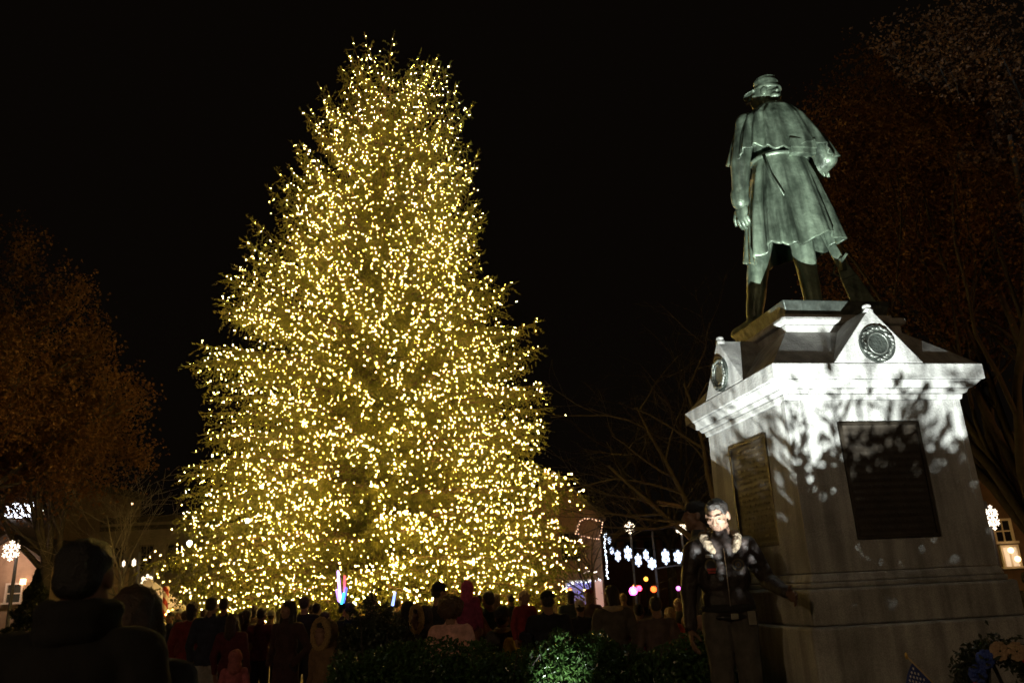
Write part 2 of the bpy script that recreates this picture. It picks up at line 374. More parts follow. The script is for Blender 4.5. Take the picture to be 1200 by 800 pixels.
st = thing('soldier_statue', 'green bronze soldier statue in caped greatcoat and cap, standing on the pedestal', 'statue', so, YAW); st.scale = (SS,)*3
B = [cap(0, (.09, .02, .92), .10, (.085, .03, .50), .07), cap(0, (.085, .03, .50), .072, (.08, .0, .12), .055), cap(0, (.08, -.02, .05), .05, (.10, .17, .03), .04),
     cap(0, (-.09, .03, .92), .10, (-.17, .13, .50), .072), cap(0, (-.17, .13, .50), .075, (-.235, .17, .12), .056), cap(0, (-.235, .15, .05), .05, (-.30, .32, .03), .04),
     ell(0, (0, 0, 1.0), (.16, .12, .14)), ell(0, (0, .01, 1.2), (.16, .115, .17)), ell(0, (0, 0, 1.36), (.19, .12, .13)),
     cap(0, (-.19, 0, 1.4), .075, (-.275, .0, 1.1), .062), cap(0, (-.275, 0, 1.1), .066, (-.285, .05, .86), .052),
     cap(0, (.19, 0, 1.4), .075, (.335, -.03, 1.14), .066), cap(0, (.335, -.03, 1.14), .066, (.25, .15, 1.06), .05),
     cap(0, (-.286, .05, .90), .058, (-.286, .052, .845), .058), cap(0, (0, 0, 1.45), .06, (0, .01, 1.58), .055)]
fig = blob(B, .011, 3, .004, 11)
Rh = Matrix.Rotation(math.radians(50), 4, 'Z') @ Matrix.Rotation(math.radians(8), 4, 'X')
head = xform(blob(head_prims(0), .006, 2), Matrix.Translation((-.01, .02, 1.635)) @ Rh)
hl = xform(blob(hand_prims(0, -1, .75), .0055, 1), Matrix.Translation((-.286, .055, .835)) @ Matrix.Rotation(.5, 4, 'Z') @ Matrix.Scale(1.15, 4))
hr = xform(blob(hand_prims(0, 1, .9), .0055, 1), Matrix.Translation((.25, .15, 1.06)) @ Matrix.Rotation(-2.2, 4, 'Y') @ Matrix.Rotation(-.9, 4, 'X') @ Matrix.Scale(1.15, 4))
blob_obj('figure', join([fig, head, hl, hr]), bronze, st)
def cloth_obj(name, D, parent, thick=.012, m=None):
    me = bpy.data.meshes.new(name); me.from_pydata(*[D[0], [], D[1]]); me.update(); o = link_mesh(name, me, m or bronze, parent, True)
    s = o.modifiers.new('solid', 'SOLIDIFY'); s.thickness = thick; s.offset = 0; return o
cape = drape([(0, [.078, .078, .085, .085, 1.515]), (.18, [.13, .13, .12, .125, 1.49]), (.42, [.235, .24, .15, .155, 1.41]), (.7, [.295, .34, .19, .185, 1.27]), (1, [.335, .405, .235, .215, 1.135])], (.24, .028, .012), (8, 13, 19), seed=4)
cloth_obj('cape', cape, st)
skirt = drape([(0, [.165, .16, .125, .135, 1.14]), (.08, [.168, .165, .13, .14, 1.10]), (.25, [.205, .205, .165, .165, .98]), (.6, [.265, .275, .21, .205, .72]), (1, [.30, .315, .25, .25, .475])], (.21, .024, .055), (8, 11, 17), seed=9, m=30)
cloth_obj('coat_skirt', skirt, st)
mb = MB()
for z, r0 in ((1.105, 1.0), (1.135, 1.0)): pass
mb.tube([(.178*math.cos(q), .146*math.sin(q), 1.118+.01*math.sin(q)) for q in [2*PI*i/40 for i in range(41)]], .016, 6, cap=False)
build('belt', mb, bronze, st, True)
mb = MB(); mb.box((.07, -.165, 1.13), (.17, .05, .10)); mb.box((.07, -.192, 1.15), (.18, .012, .07)); build('cartridge_box', mb, bronze, st, bevel=.008)
mb = MB(); mb.tube([(-.16, -.10, 1.10), (-.17, -.165, .92), (-.13, -.21, .76)], [.011, .009, .006], 7); build('bayonet_scabbard', mb, bronze, st, True)
mb = MB(); mb.tube([(.155*math.cos(q)*.5, .17*math.sin(q)*.5-.0, 1.515+.008*math.sin(q)) for q in [2*PI*i/30 for i in range(31)]], .02, 7, cap=False); build('collar', mb, bronze, st, True)
# cap with visor, turned with the head
HM = Matrix.Translation((-.01, .02, 1.635)) @ Rh
kp = xform(blob([ell(0, (0, -.012, .04), (.083, .099, .03)), cap(0, (0, -.012, .055), .08, (0, .0, .075), .076), ell(0, (0, .008, .118), (.07, .076, .014), Matrix.Rotation(-.22, 3, 'X')), ell(0, (0, -.002, .09), (.078, .086, .04))], .007, 1), HM)
kepi = blob_obj('cap', kp, bronze, st)
vis = xform(blob([ell(0, (0, .103, .026), (.056, .052, .008), Matrix.Rotation(-.45, 3, 'X'))], .006, 1), HM); blob_obj('visor', vis, bronze, kepi)
hb = [ell(0, (random.uniform(-.072, .072), -.078+random.uniform(-.015, .05), random.uniform(-.06, .015)), (.015, .016, .013)) for _ in range(70)] + [ell(0, (0, -.03, -.02), (.078, .066, .06))]
blob_obj('hair', xform(blob(hb, .007, 1), HM), bronze, st)
# musket grounded by the right foot
ms = MB(); a = Vector((.45, -.03, .0)); d = (Vector((.12, .16, 1.25)) - a).normalized()
sd = Vector((0, 0, 1)).cross(d).normalized(); up2 = d.cross(sd)
for t0, t1, w0, w1, h0, h1 in ((0, .33, .022, .02, .075, .05), (.33, .42, .02, .018, .05, .032), (.42, .95, .017, .015, .03, .026)):
    P = [a+d*t+sd*(sx*w)+up2*(sy*h) for t, w, h in ((t0, w0, h0), (t1, w1, h1)) for sx, sy in ((-1,-1), (1,-1), (1,1), (-1,1))]
    ms.add(P, [(3,2,1,0), (4,5,6,7), (0,1,5,4), (1,2,6,5), (2,3,7,6), (3,0,4,7)])
mus = build('musket_stock', ms, bronze, st, bevel=.006)
mb = MB(); mb.tube([a+d*.45+up2*.02, a+d*1.3+up2*.02], .012, 8); build('barrel', mb, bronze, mus, True)
mb = MB(); mb.box(a+d*.42+sd*.03, (.03, .03, .08)); mb.tube([a+d*.44+sd*.035, a+d*.47+sd*.05+up2*.05], .01, 6); mb.tube([a+d*.36-up2*.04, a+d*.4-up2*.07, a+d*.45-up2*.03], .006, 5); build('lock', mb, bronze, mus)
mb = MB(); mb.frust(-.085, (.31, .31), 0.0, (.335, .335), c=(-.027, -.067)); bs = build('base_plate', mb, mat('base_bronze', (.06, .07, .06), .4, .6, .5, 12, 1.0, 14), st, bevel=.006)

# ------------------------------------------------------------------ floodlight on the ground in front of the monument
def floodlight(loc, target, power, label, cone, blend=.5, size=.008, col=(.93, 1.0, .96)):
    L = Vector(loc); d = (Vector(target)-L).normalized(); R = d.to_track_quat('-Z', 'Y').to_matrix()
    f = thing('floodlight', label, 'floodlight', (L.x, L.y, 0), 0)
    mb = MB(); mb.tube([(0, 0, 0), (0, 0, L.z-.09)], .02, 8); mb.disc((0, 0, .01), .1, 'z', .02); build('stake', mb, mat('black_metal', (.02, .02, .02), .5), f)
    hz = MB(); off = Vector((0, 0, L.z))
    P = [off - d*.16, off - d*.05, off - d*.005]; hz.tube(P, [.05, .085, .1], 14, cap=False); hz.tube([P[0]-d*.002, P[0]], .05, 14)
    build('housing', hz, MATS['black_metal'], f, True)
    l = light('lamp', 'SPOT', off, col, power, f, size); l.data.spot_size = math.radians(cone); l.data.spot_blend = blend
    l.rotation_euler = R.to_euler(); return f
LAMP = Vector((1.12, 2.65, .3))
floodlight(LAMP, (2.62, 6.4, 4.3), 5900, 'small black floodlight on the ground aimed up at the statue', 58, .5)
floodlight((.05, 5.85, .25), (.25, 6.75, 1.0), 330, 'small unseen uplight added to light a patch of the hedge', 25, 1.0)  # second uplight, added out of view to make the bright hedge patch

# ------------------------------------------------------------------ lit spruce
D = 22.0
AX = at(450, 400, D)[0]
rows = [(64, 440, 458), (76, 408, 518), (98, 384, 545), (140, 360, 553), (200, 330, 560), (250, 318, 570), (300, 292, 580), (350, 268, 598), (400, 248, 626), (455, 226, 656), (520, 232, 650), (600, 212, 668), (650, 208, 674), (700, 206, 678)]
ZZ = np.array([at(450, y, D)[2] for y, _, _ in rows])[::-1]
RL = np.array([AX-at(l, y, D)[0] for y, l, r in rows])[::-1]
RR = np.array([at(r, y, D)[0]-AX for y, l, r in rows])[::-1]
ZTOP = ZZ[-1]
sp = thing('spruce_tree', 'giant spruce covered in warm white fairy lights towering over the crowd', 'tree', (AX, D, 0))
mb = MB(); mb.tube([(0, 0, 0), (0.02, 0, .5), (-.03, 0, 4), (.04, .02, 9), (0, 0, 14), (0, 0, ZTOP-.15)], [.52, .36, .3, .22, .12, .02], 14)
build('trunk', mb, mat('spruce_bark', (.11, .075, .045), .95, 0, .4, 7, .8, 25), sp, True)
NB = 680
br = MB(); org, dirs, lens, bulbs = [], [], [], []
R_ = random.Random(3)
for i in range(NB):
    u = (i+.5)/NB
    z = .9 + (ZTOP-.9)*(1-(1-u)**.72) if i < NB-26 else R_.uniform(ZTOP-2.6, ZTOP-.1)
    if i < NB-60: z = round(z/.62)*.62 + R_.gauss(0, .11)
    az = i*2.39996 + R_.uniform(-.3, .3)
    ca, sa = math.cos(az), math.sin(az)
    rl, rr_ = np.interp(z, ZZ, RL)*.98, np.interp(z, ZZ, RR)*1.03
    rad = (rr_*(ca+1)/2 + rl*(1-ca)/2) if abs(ca) < .5 else (rr_ if ca > 0 else rl)
    L = rad*R_.choice((R_.uniform(.6, .88), R_.uniform(.84, 1.0), R_.uniform(.9, 1.08)))
    h = z/ZTOP; L *= 1.0 - .09*min(1, max(0, (h-.12)/.2))
    rise = (-.10 + .18*h) if h < .4 else -.028+(h-.4)*1.55      # tip height relative to base, per length
    zb = max(.8, z - rise*L)
    mid = zb + (.10 if h < .6 else .05)*L
    pts = []
    K = 9
    for k in range(K):
        t = k/(K-1); r = L*t
        zz = (1-t)**2*zb + 2*t*(1-t)*mid + t*t*z + (.12 if h > .3 else .06)*L*max(0, t-.6)*1.6
        wob = .05*L*math.sin(t*5+i)
        pts.append(Vector((ca*r - sa*wob, sa*r + ca*wob, zz)))
    br.tube(pts, [max(.006, (.012+.012*L)*(1-t/(K-1.))+.005) for t in range(K)], 5)
    def P(t):
        f = t*(K-1); a = min(int(f), K-2); return pts[a].lerp(pts[a+1], f-a)
    n = max(4, int(L*.86/.115))
    for k in range(n):
        t = .14+.86*(k+R_.random())/n; p = P(min(t, 1)); tg = (P(min(t+.03, 1))-P(max(t-.03, 0))).normalized()
        sd = Vector((-tg.y, tg.x, 0)).normalized()
        for s in (-1, 1):
            d = (tg*R_.uniform(.3, .9) + sd*s*R_.uniform(.5, 1) + Vector((0, 0, R_.uniform(-.55, .15)))).normalized()
            org.append(p); dirs.append(d); lens.append(min(.62, .22+.16*L*(1-t*.75))*R_.uniform(.7, 1.25))
        d = (Vector((0, 0, -1)) + tg*R_.uniform(0, .5) + sd*R_.uniform(-.4, .4)).normalized()
        org.append(p); dirs.append(d); lens.append((.22+.42*(1-h))*R_.uniform(.5, 1.3))
    org.append(P(1)); dirs.append((P(1)-P(.9)+Vector((0, 0, .05))).normalized()); lens.append(.3)
    s0 = .36; tt = s0 + R_.random()*.1; dens = R_.choice((.6, .8, 1, 1, 1.3, 1.9))
    while tt < 1.03:
        p = P(min(tt, 1)); g = max(.0, (tt-.4))
        off = Vector((R_.gauss(0, .09), R_.gauss(0, .09), R_.gauss(-.01, .11)))
        if tt > .97: off = Vector((ca*.06, sa*.06, R_.uniform(.04, .14)))
        bulbs.append(p+off); tt += R_.uniform(.062, .17)*dens/max(L, .6)
        if R_.random() < .3: bulbs.append(p+Vector((R_.gauss(0, .2), R_.gauss(0, .2), -R_.uniform(.05, .45))))
build('limbs', br, MATS['spruce_bark'], sp, True)
org = np.array(org); dirs = np.array(dirs); lens = np.array(lens)
NBL = 8
tt = np.tile(np.linspace(.08, 1, NBL), (len(org), 1)) + rng.uniform(-.05, .05, (len(org), NBL))
base = org[:, None, :] + dirs[:, None, :]*(tt*lens[:, None])[:, :, None]
base[..., 2] -= .25*(tt**2)*lens[:, None]*.5
bd = dirs[:, None, :]*.9 + rng.normal(0, .55, base.shape); bd /= np.linalg.norm(bd, axis=2, keepdims=True)
sidev = np.cross(bd, rng.normal(size=base.shape)); sidev /= np.linalg.norm(sidev, axis=2, keepdims=True)
bl = rng.uniform(.06, .125, base.shape[:2])[..., None]; wd = rng.uniform(.016, .028, base.shape[:2])[..., None]
T = np.stack([base-sidev*wd, base+sidev*wd, base+bd*bl], 2).reshape(-1, 3, 3)
needle = mat('spruce_needles', (.088, .094, .016), .6, 0, .4, 2.2, trans=.4, col2=(.15, .15, .027))
tri_mesh('crown', T, needle, sp)
bulbs = np.array([tuple(b_) for b_ in bulbs])
bulbs = bulbs[bulbs[:, 2] > .8]
lt = thing('fairy_lights', 'thousands of warm white fairy lights wound through the giant spruce', 'string lights', (AX, D, 0))
warm = [emit('fairy_bulb', (1.0, .62, .11), 235.0), emit('fairy_bulb_soft', (1.0, .55, .08), 150.0), emit('fairy_bulb_bright', (1.0, .72, .28), 400.0)]
ICO = MB(); ICO.ell((0, 0, 0), (.0098, .0098, .013), 6, 4)
OV = np.array([(1, 0, 0), (-1, 0, 0), (0, 1, 0), (0, -1, 0), (0, 0, 1.3), (0, 0, -1.3)])*.009
OF = np.array([(0, 2, 4), (2, 1, 4), (1, 3, 4), (3, 0, 4), (2, 0, 5), (1, 2, 5), (3, 1, 5), (0, 3, 5)])
dist = np.linalg.norm(bulbs+np.array([AX, D, 0])-CAM, axis=1)
order = np.argsort(dist); near, rest = order[:300], order[300:]
protos = []
for w_ in warm:
    me = bpy.data.meshes.new('bulb'); me.from_pydata(ICO.v, [], ICO.f); me.materials.append(w_); protos.append(me)
for k in near:
    o = bpy.data.objects.new('bulb', protos[R_.choice((0, 0, 0, 1, 1, 2))]); COL.objects.link(o); o.parent = lt; o.location = bulbs[k]
sz = rng.uniform(.65, 1.2, len(rest))
T = (bulbs[rest][:, None, :] + OV[None]*sz[:, None, None])[:, OF, :].reshape(-1, 3, 3)
mi = np.repeat(rng.choice([0, 0, 0, 1, 1, 1, 2], len(rest)), len(OF))
tag(tri_mesh('bulbs', T, warm, lt, mi), kind='stuff')

# ------------------------------------------------------------------ broad-leaved and bare trees
def branching(levels, trunk_h, trunk_r, spread, seed, lean=(0, 0), crown_r=3.0, top=6.0, kids=(7, 5, 4), droop=0.0, n0=6):
    """returns tubes (list of (pts, radii)) and twig points"""
    rd = random.Random(seed); tubes, twigs = [], []
    def grow(p, d, L, r, lev):
        pts, K = [p], 5
        for k in range(1, K+1):
            d = (d + Vector((rd.gauss(0, .13), rd.gauss(0, .13), rd.gauss(.03, .09)-droop*lev*.1))).normalized(); p = p + d*L/K; pts.append(p)
        rad = [max(.004, r*(1-.62*k/K)) for k in range(K+1)]
        tubes.append((pts, rad, lev))
        if lev >= levels-1: twigs.extend(pts[1:])
        if lev == levels: return
        for c in range(kids[min(lev, len(kids)-1)]):
            t = .3+.7*(c+rd.random())/kids[min(lev, len(kids)-1)]; f = min(t, .999)*K; i = int(f)
            q = pts[i].lerp(pts[i+1], f-i); ax = (pts[i+1]-pts[i]).normalized()
            side = Vector((rd.gauss(0, 1), rd.gauss(0, 1), rd.gauss(0, .5))); side = (side - ax*side.dot(ax)).normalized()
            dd = (ax*rd.uniform(.45, .9) + side*rd.uniform(.6, 1.0)*spread).normalized()
            grow(q, dd, L*rd.uniform(.5, .72), rad[i]*.58, lev+1)
    p0 = Vector((0, 0, 0)); t = [p0, Vector((lean[0]*.3, lean[1]*.3, trunk_h*.5)), Vector((lean[0], lean[1], trunk_h))]
    tubes.append((t, [trunk_r*1.25, trunk_r*.95, trunk_r*.8], 0))
    for k in range(n0):
        a = k*2*PI/n0 + rd.uniform(-.4, .4); el = rd.uniform(.5, 1.25)
        q = t[1].lerp(t[2], rd.uniform(.4, 1))
        grow(q, Vector((math.cos(a)*math.cos(el)*spread, math.sin(a)*math.cos(el)*spread, math.sin(el))).normalized(), (top-trunk_h)*rd.uniform(.5, .8), trunk_r*.5, 1)
    return tubes, twigs
def tree(name, label, loc, bark, seed, levels=3, trunk_h=3, trunk_r=.2, spread=1, top=10, kids=(6, 5, 4), leaves=0, leafm=None, lsize=.1, jitter=.25, zmin=.4, prof=None, group=None, n0=6, lean=(0, 0), cat='tree'):
    o = thing(name, label, cat, loc, 0, group); tubes, tw = branching(levels, trunk_h, trunk_r, spread, seed, lean, top=top, kids=kids, n0=n0)
    a, b_ = MB(), MB()
    if prof:
        pz, pr_ = [q[0] for q in prof], [q[1] for q in prof]
        def inside(p, k=1.0):
            an = math.atan2(p[1], p[0]); return math.hypot(p[0], p[1]) < np.interp(p[2], pz, pr_)*k*(1+.22*mnoise.noise(Vector((an*2.2, p[2]*.8, seed))))
        tubes = [t_ for t_ in tubes if t_[2] == 0 or inside(t_[0][-1], 1.06)]; tw = [p for p in tw if inside(p)]
    for pts, rad, lev in tubes: (a if lev == 0 else b_).tube(pts, rad, 8 if lev < 2 else (5 if lev == 2 else 3), cap=False)
    build('trunk', a, bark, o, True); build('branches', b_, bark, o, True)
    if leaves:
        tw = np.array([tuple(p) for p in tw]); idx = rng.integers(0, len(tw), leaves)
        P = tw[idx] + rng.normal(0, jitter, (leaves, 3)); P = P[P[:, 2] > zmin+rng.uniform(0, 1.2, len(P))*(zmin > 1)]
        tri_mesh('crown', leaf_quads(P, lsize, .8), leafm, o)
    return o
bark = mat('tree_bark', (.065, .055, .045), .95, 0, .4, 6, .7, 20)
rust = mat('autumn_leaf', (.11, .05, .018), .6, 0, .5, 1.3, trans=.4, col2=(.17, .08, .028))
rust2 = mat('autumn_leaf_brown', (.13, .06, .02), .6, 0, .5, 1.0, trans=.4, col2=(.21, .11, .035))
LPROF = [(0, 6.0), (at(0, 560, 25.5)[2], 6.4), (at(0, 490, 25.5)[2], 6.2), (at(0, 420, 25.5)[2], 5.2), (at(0, 330, 25.5)[2], 3.8), (at(0, 300, 25.5)[2], 3.2), (at(0, 245, 25.5)[2], 1.3), (at(0, 235, 25.5)[2], 0)]
p = at(-55, 500, 25.5); tree('maple_tree', 'rust coloured autumn tree filling the left edge of the square', (p[0], 25.5, 0), bark, 21, 4, 4.4, .3, .55, 12.8, (6, 5, 4), 46000, rust2, .12, .22, zmin=4.6, n0=11, prof=LPROF)
p = at(75, 500, 29); tree('maple_tree', 'lower rust coloured tree between the left buildings and the spruce', (p[0], 29, 0), bark, 33, 4, 3.4, .22, .5, 9.2, (6, 5, 3), 16000, rust2, .13, .3, zmin=3.6, n0=8)
RPROF = [(at(1185, y_, 22.5)[2], r_*1.286) for y_, r_ in ((640, 2.2), (600, 2.6), (450, 3.3), (300, 3.7), (180, 4.0), (100, 3.0), (55, 1.7), (30, 0))]
p = at(1190, 500, 22.5); tree('maple_tree', 'sparse reddish brown tree behind the statue reaching bare twigs left', (p[0], 22.5, 0), mat('dark_bark', (.03, .024, .02), .95, 0, .4, 6), 8, 4, 2.4, .3, .42, 18.2, (6, 5, 4), 80000, rust, .11, .34, n0=14, prof=RPROF)
p = at(820, 500, 34); tree('bare_tree', 'large leafless tree beside the pedestal behind the hanging snowflakes', (p[0], 34, 0), bark, 5, 4, 3.5, .28, .95, 12.8, (6, 5, 4), n0=8)
p = at(770, 500, 50); tree('bare_tree', 'leafless tree far behind the garland beyond the corner shop', (p[0], 50, 0), bark, 12, 4, 4.0, .3, .9, 15, (6, 5, 4), n0=8)
p = at(163, 500, 29); tree('bare_tree', 'small pale leafless tree left of the spruce', (p[0], 29, 0), mat('pale_bark', (.2, .18, .15), .9, 0, .3, 6), 15, 4, 1.2, .1, .8, 6.2, (5, 5, 4), n0=7)
p = at(690, 640, 30); tree('bare_tree', 'thin leafless sapling in front of the gabled shop', (p[0], 30, 0), bark, 19, 3, 1.6, .07, .85, 5.0, (6, 6), n0=6)

def shrub(name, label, loc, size, n, m, leaf=.05, cat='shrub', lump=.25, stems=9, group=None, seed=0):
    o = thing(name, label, cat, loc, 0, group); rd = random.Random(seed); mb = MB()
    for k in range(stems):
        a = rd.uniform(0, 6.28); mb.tube([(0.05*math.cos(a), .05*math.sin(a), 0), (size[0]*.4*math.cos(a), size[1]*.4*math.sin(a), size[2]*.45), (size[0]*.75*math.cos(a), size[1]*.75*math.sin(a), size[2]*rd.uniform(.6, .9))], [.018, .012, .005], 5)
    build('stems', mb, bark, o)
    d = rand_rot(n); d[:, 2] = np.abs(d[:, 2])*1.0; rr = rng.uniform(.55, 1.0, n)**.5
    lumpv = np.array([1+lump*(mnoise.noise(Vector(tuple(v*2.2))+Vector((seed, 0, 0)))) for v in d])
    P = d*np.array([size[0], size[1], size[2]*.85])*(rr*lumpv)[:, None]; P[:, 2] += size[2]*.12
    tri_mesh('foliage', leaf_quads(P, leaf, .55), m, o)
    return o
leafg = mat('holly_leaf', (.028, .066, .016), .28, 0, .5, 9, trans=.12, col2=(.055, .11, .026))
leafd = mat('yew_leaf', (.022, .032, .014), .5, 0, .5, 9, col2=(.04, .05, .022))
p = at(438, 720, 8.6); shrub('rounded_shrub', 'big dark rounded shrub among the crowd below the spruce trunk', (p[0], 8.6, 0), (.52, .5, 1.62), 9000, leafd, .05, seed=2)
# clipped hedge running up to the monument
hg = thing('hedge', 'low glossy leaved hedge across the bottom between shrub and monument', 'hedge', (0.15, 7.1, 0))
n = 38000
X = rng.uniform(-1.75, 1.5, n); top = 1.22 + .16*np.array([mnoise.noise(Vector((x*1.6, .3, 0))) + .6*mnoise.noise(Vector((x*5, 1, 0))) for x in X])
th = rng.uniform(0, PI, n); rr = rng.uniform(.6, 1.03, n)
P = np.stack([X, np.cos(th)*.42*rr, .5+(top-.5)*np.abs(np.sin(th))**.6*rr], 1)
low = rng.random(n) < .3; P[low, 2] = rng.uniform(.05, .7, low.sum()); P[low, 1] = -rng.uniform(.3, .44, low.sum())
tri_mesh('foliage', leaf_quads(P, .042, .55), leafg, hg)
mb = MB(); rd = random.Random(4)
for k in range(60):
    x = rd.uniform(-1.7, 1.45); mb.tube([(x, rd.uniform(-.2, .2), 0), (x+rd.gauss(0, .1), rd.uniform(-.2, .2), .6), (x+rd.gauss(0, .15), rd.uniform(-.3, .3), 1.15)], [.014, .01, .004], 4)
build('stems', mb, bark, hg)
# leafy azalea in front of the floodlight: its shade dapples the pedestal
az = thing('azalea_bush', 'leafy azalea bush in front of the floodlight', 'shrub', (LAMP.x, LAMP.y, 0))
rd = random.Random(10); mb = MB(); LP = []
BD = [-40, 0, 3.6, 4.4, 8.4, 9.2, 12, 15, 20, 28, 36, 62]; MT = [.66, .73, .73, .715, .715, .72, .75, .84, .85, .82, .79, .8]; ST = [.75, .78, .76, .715, .715, .84, .91, 1.0, .99, .95, .93, .88]
for k in range(420):          # dense leafy mass; bearings are seen from the lamp, right of straight ahead
    deg = rd.uniform(-38, 60); a = math.radians(deg); r0 = rd.uniform(.78, 1.02); x, y = math.sin(a)*r0, math.cos(a)*r0
    h = np.interp(deg, BD, MT)*r0/.9*rd.uniform(.9, 1.0)
    p0 = Vector((x, y, 0)); p2 = Vector((x+rd.gauss(0, .03), y+rd.gauss(0, .03), h))
    if k % 3 == 0: mb.tube([p0, p2], [.005, .002], 4)
    for j in range(72):
        q = p0.lerp(p2, .15+.85*rd.random()); LP.append(q + Vector((rd.gauss(0, .03), rd.gauss(0, .03), rd.gauss(0, .015))))
tri_mesh('foliage', leaf_quads(np.array([tuple(q) for q in LP]), .034, .5), leafg, az); SL = []
for k in range(170):          # sprigs with paired leaves standing above it
    deg = rd.uniform(-30, 56); a = math.radians(deg); r0 = rd.uniform(.8, 1.0); x, y = math.sin(a)*r0, math.cos(a)*r0
    h0 = np.interp(deg, BD, MT)*r0/.9; h = (h0 + (np.interp(deg, BD, ST)*r0/.9-h0)*rd.random()**.6)
    p0 = Vector((x, y, h0*.7)); lean_ = Vector((rd.gauss(0, .05), rd.gauss(0, .05), 0)); p2 = Vector((x, y, h)) + lean_
    mb.tube([Vector((x, y, 0)), p0, p2], [.005, .003, .0015], 4); ax = (p2-p0).normalized(); n_ = int((p2-p0).length/.018)
    for j in range(n_):
        q = p0.lerp(p2, (j+.5)/n_); th = j*2.4+rd.uniform(-.3, .3); o_ = Vector((math.cos(th), math.sin(th), .55)).normalized(); L_ = rd.uniform(.022, .042); sd = o_.cross(ax).normalized()*L_*.2
        t_ = q+o_*L_; m_ = q+o_*L_*.5; SL += [(q, m_+sd, t_), (q, t_, m_-sd)]
tri_mesh('sprigs', np.array([[tuple(v) for v in t] for t in SL]), leafg, az)
build('stems', mb, bark, az)
p = at(42, 690, 17); c = thing('conifer', 'small dark conifer behind the tall man at the left', 'tree', (p[0], 17, 0))
mb = MB(); mb.tube([(0, 0, 0), (0, 0, 2.3)], [.06, .01], 7); build('trunk', mb, bark, c)
n = 7000; hh = rng.uniform(.15, 1, n)**.8; a = rng.uniform(0, 2*PI, n); r = (1-hh)*1.0*(.6+.4*rng.random(n))*(1+.25*np.sin(hh*40))
tri_mesh('crown', leaf_quads(np.stack([np.cos(a)*r, np.sin(a)*r, hh*2.5], 1), .1, .3), leafd, c)

# ------------------------------------------------------------------ buildings round the square
def window(parent, cx, cz, w_, h_, y, frame, glass, nx=2, nz=3, t=.07, arch=False):
    g = MB(); g.box((cx, y+.03, cz), (w_, .04, h_)); f = build('window', g, glass, parent)
    mb = MB(); mb.box((cx-w_/2, y, cz), (t, .1, h_+t)); mb.box((cx+w_/2, y, cz), (t, .1, h_+t)); mb.box((cx, y, cz+h_/2), (w_-t, .1, t)); mb.box((cx, y-.03, cz-h_/2), (w_+.2, .18, t))
    build('frame', mb, frame, f)
    mb = MB()
    for i in range(1, nx): mb.box((cx-w_/2+w_*i/nx, y-.003, cz), (t*.6, .05, h_-t))
    for i in range(1, nz): mb.box((cx, y+.004, cz-h_/2+h_*i/nz), (w_-t, .05, t*.6))
    build('glazing_bars', mb, frame, f); return f
def house(name, label, loc, w_, h_, dep, wallm, roofm, gable=0.0, rz=0.0, over=.3, cat='building', flat=False):
    o = thing(name, label, cat, loc, rz); mb = MB(); mb.box((0, dep/2, h_/2), (w_, dep, h_))
    if gable: mb.prism([(-w_/2, h_), (w_/2, h_), (0, h_+gable)], .002, dep-.002)
    build('wall', mb, wallm, o); mb = MB()
    if gable:
        sl = math.hypot(w_/2, gable); k = (w_/2+over)/(w_/2)
        for s in (-1, 1):
            a, b_ = (0, h_+gable+.05), (s*w_/2*k, h_+gable-gable*k+.05)
            P = [(a[0], -over, a[1]), (b_[0], -over, b_[1]), (b_[0], dep+over, b_[1]), (a[0], dep+over, a[1])]
            P += [(x, y, z+.14) for x, y, z in P]; mb.add(P, [(0, 1, 2, 3), (7, 6, 5, 4), (0, 4, 5, 1), (1, 5, 6, 2), (2, 6, 7, 3), (3, 7, 4, 0)])
    else:
        mb.box((0, dep/2, h_+.15), (w_+over, dep+over, .3)); mb.box((0, -.1, h_-.25), (w_+.2, .16, .2))
    build('roof', mb, roofm, o); return o
brick = mat('brick_wall', (.20, .09, .06), .9, 0, .3, 5, .5, 12, col2=(.28, .14, .10))
tanw = mat('tan_wall', (.42, .33, .26), .9, 0, .15, 3, .3, 12)
brownw = mat('brown_wall', (.14, .105, .08), .9, 0, .3, 2, .3, 12)
greyw = mat('grey_wall', (.20, .18, .16), .9, 0, .2, 2)
roofm = mat('slate_roof', (.06, .055, .05), .85, 0, .3, 4, .4, 10)
white = mat('white_paint', (.75, .73, .70), .6, 0, .08, 4)
glass_d = mat('dark_glass', (.02, .022, .03), .08, 0, .1, 3)
blue_lit = emit('blue_lit_glass', (.10, .10, .6), .8)
pink_wall_lit = emit('pink_wall_glow', (1.0, .5, .42), .4)
warm_lit = emit('warm_lit_glass', (1.0, .55, .22), 1.5)
white_lit = emit('white_lit_panel', (.82, .88, 1.0), 6.0)
flake_m = emit('snowflake_led', (1.0, .80, .58), 4.0); flake_c = emit('snowflake_led_cool', (.62, .74, 1.0), 4.0)

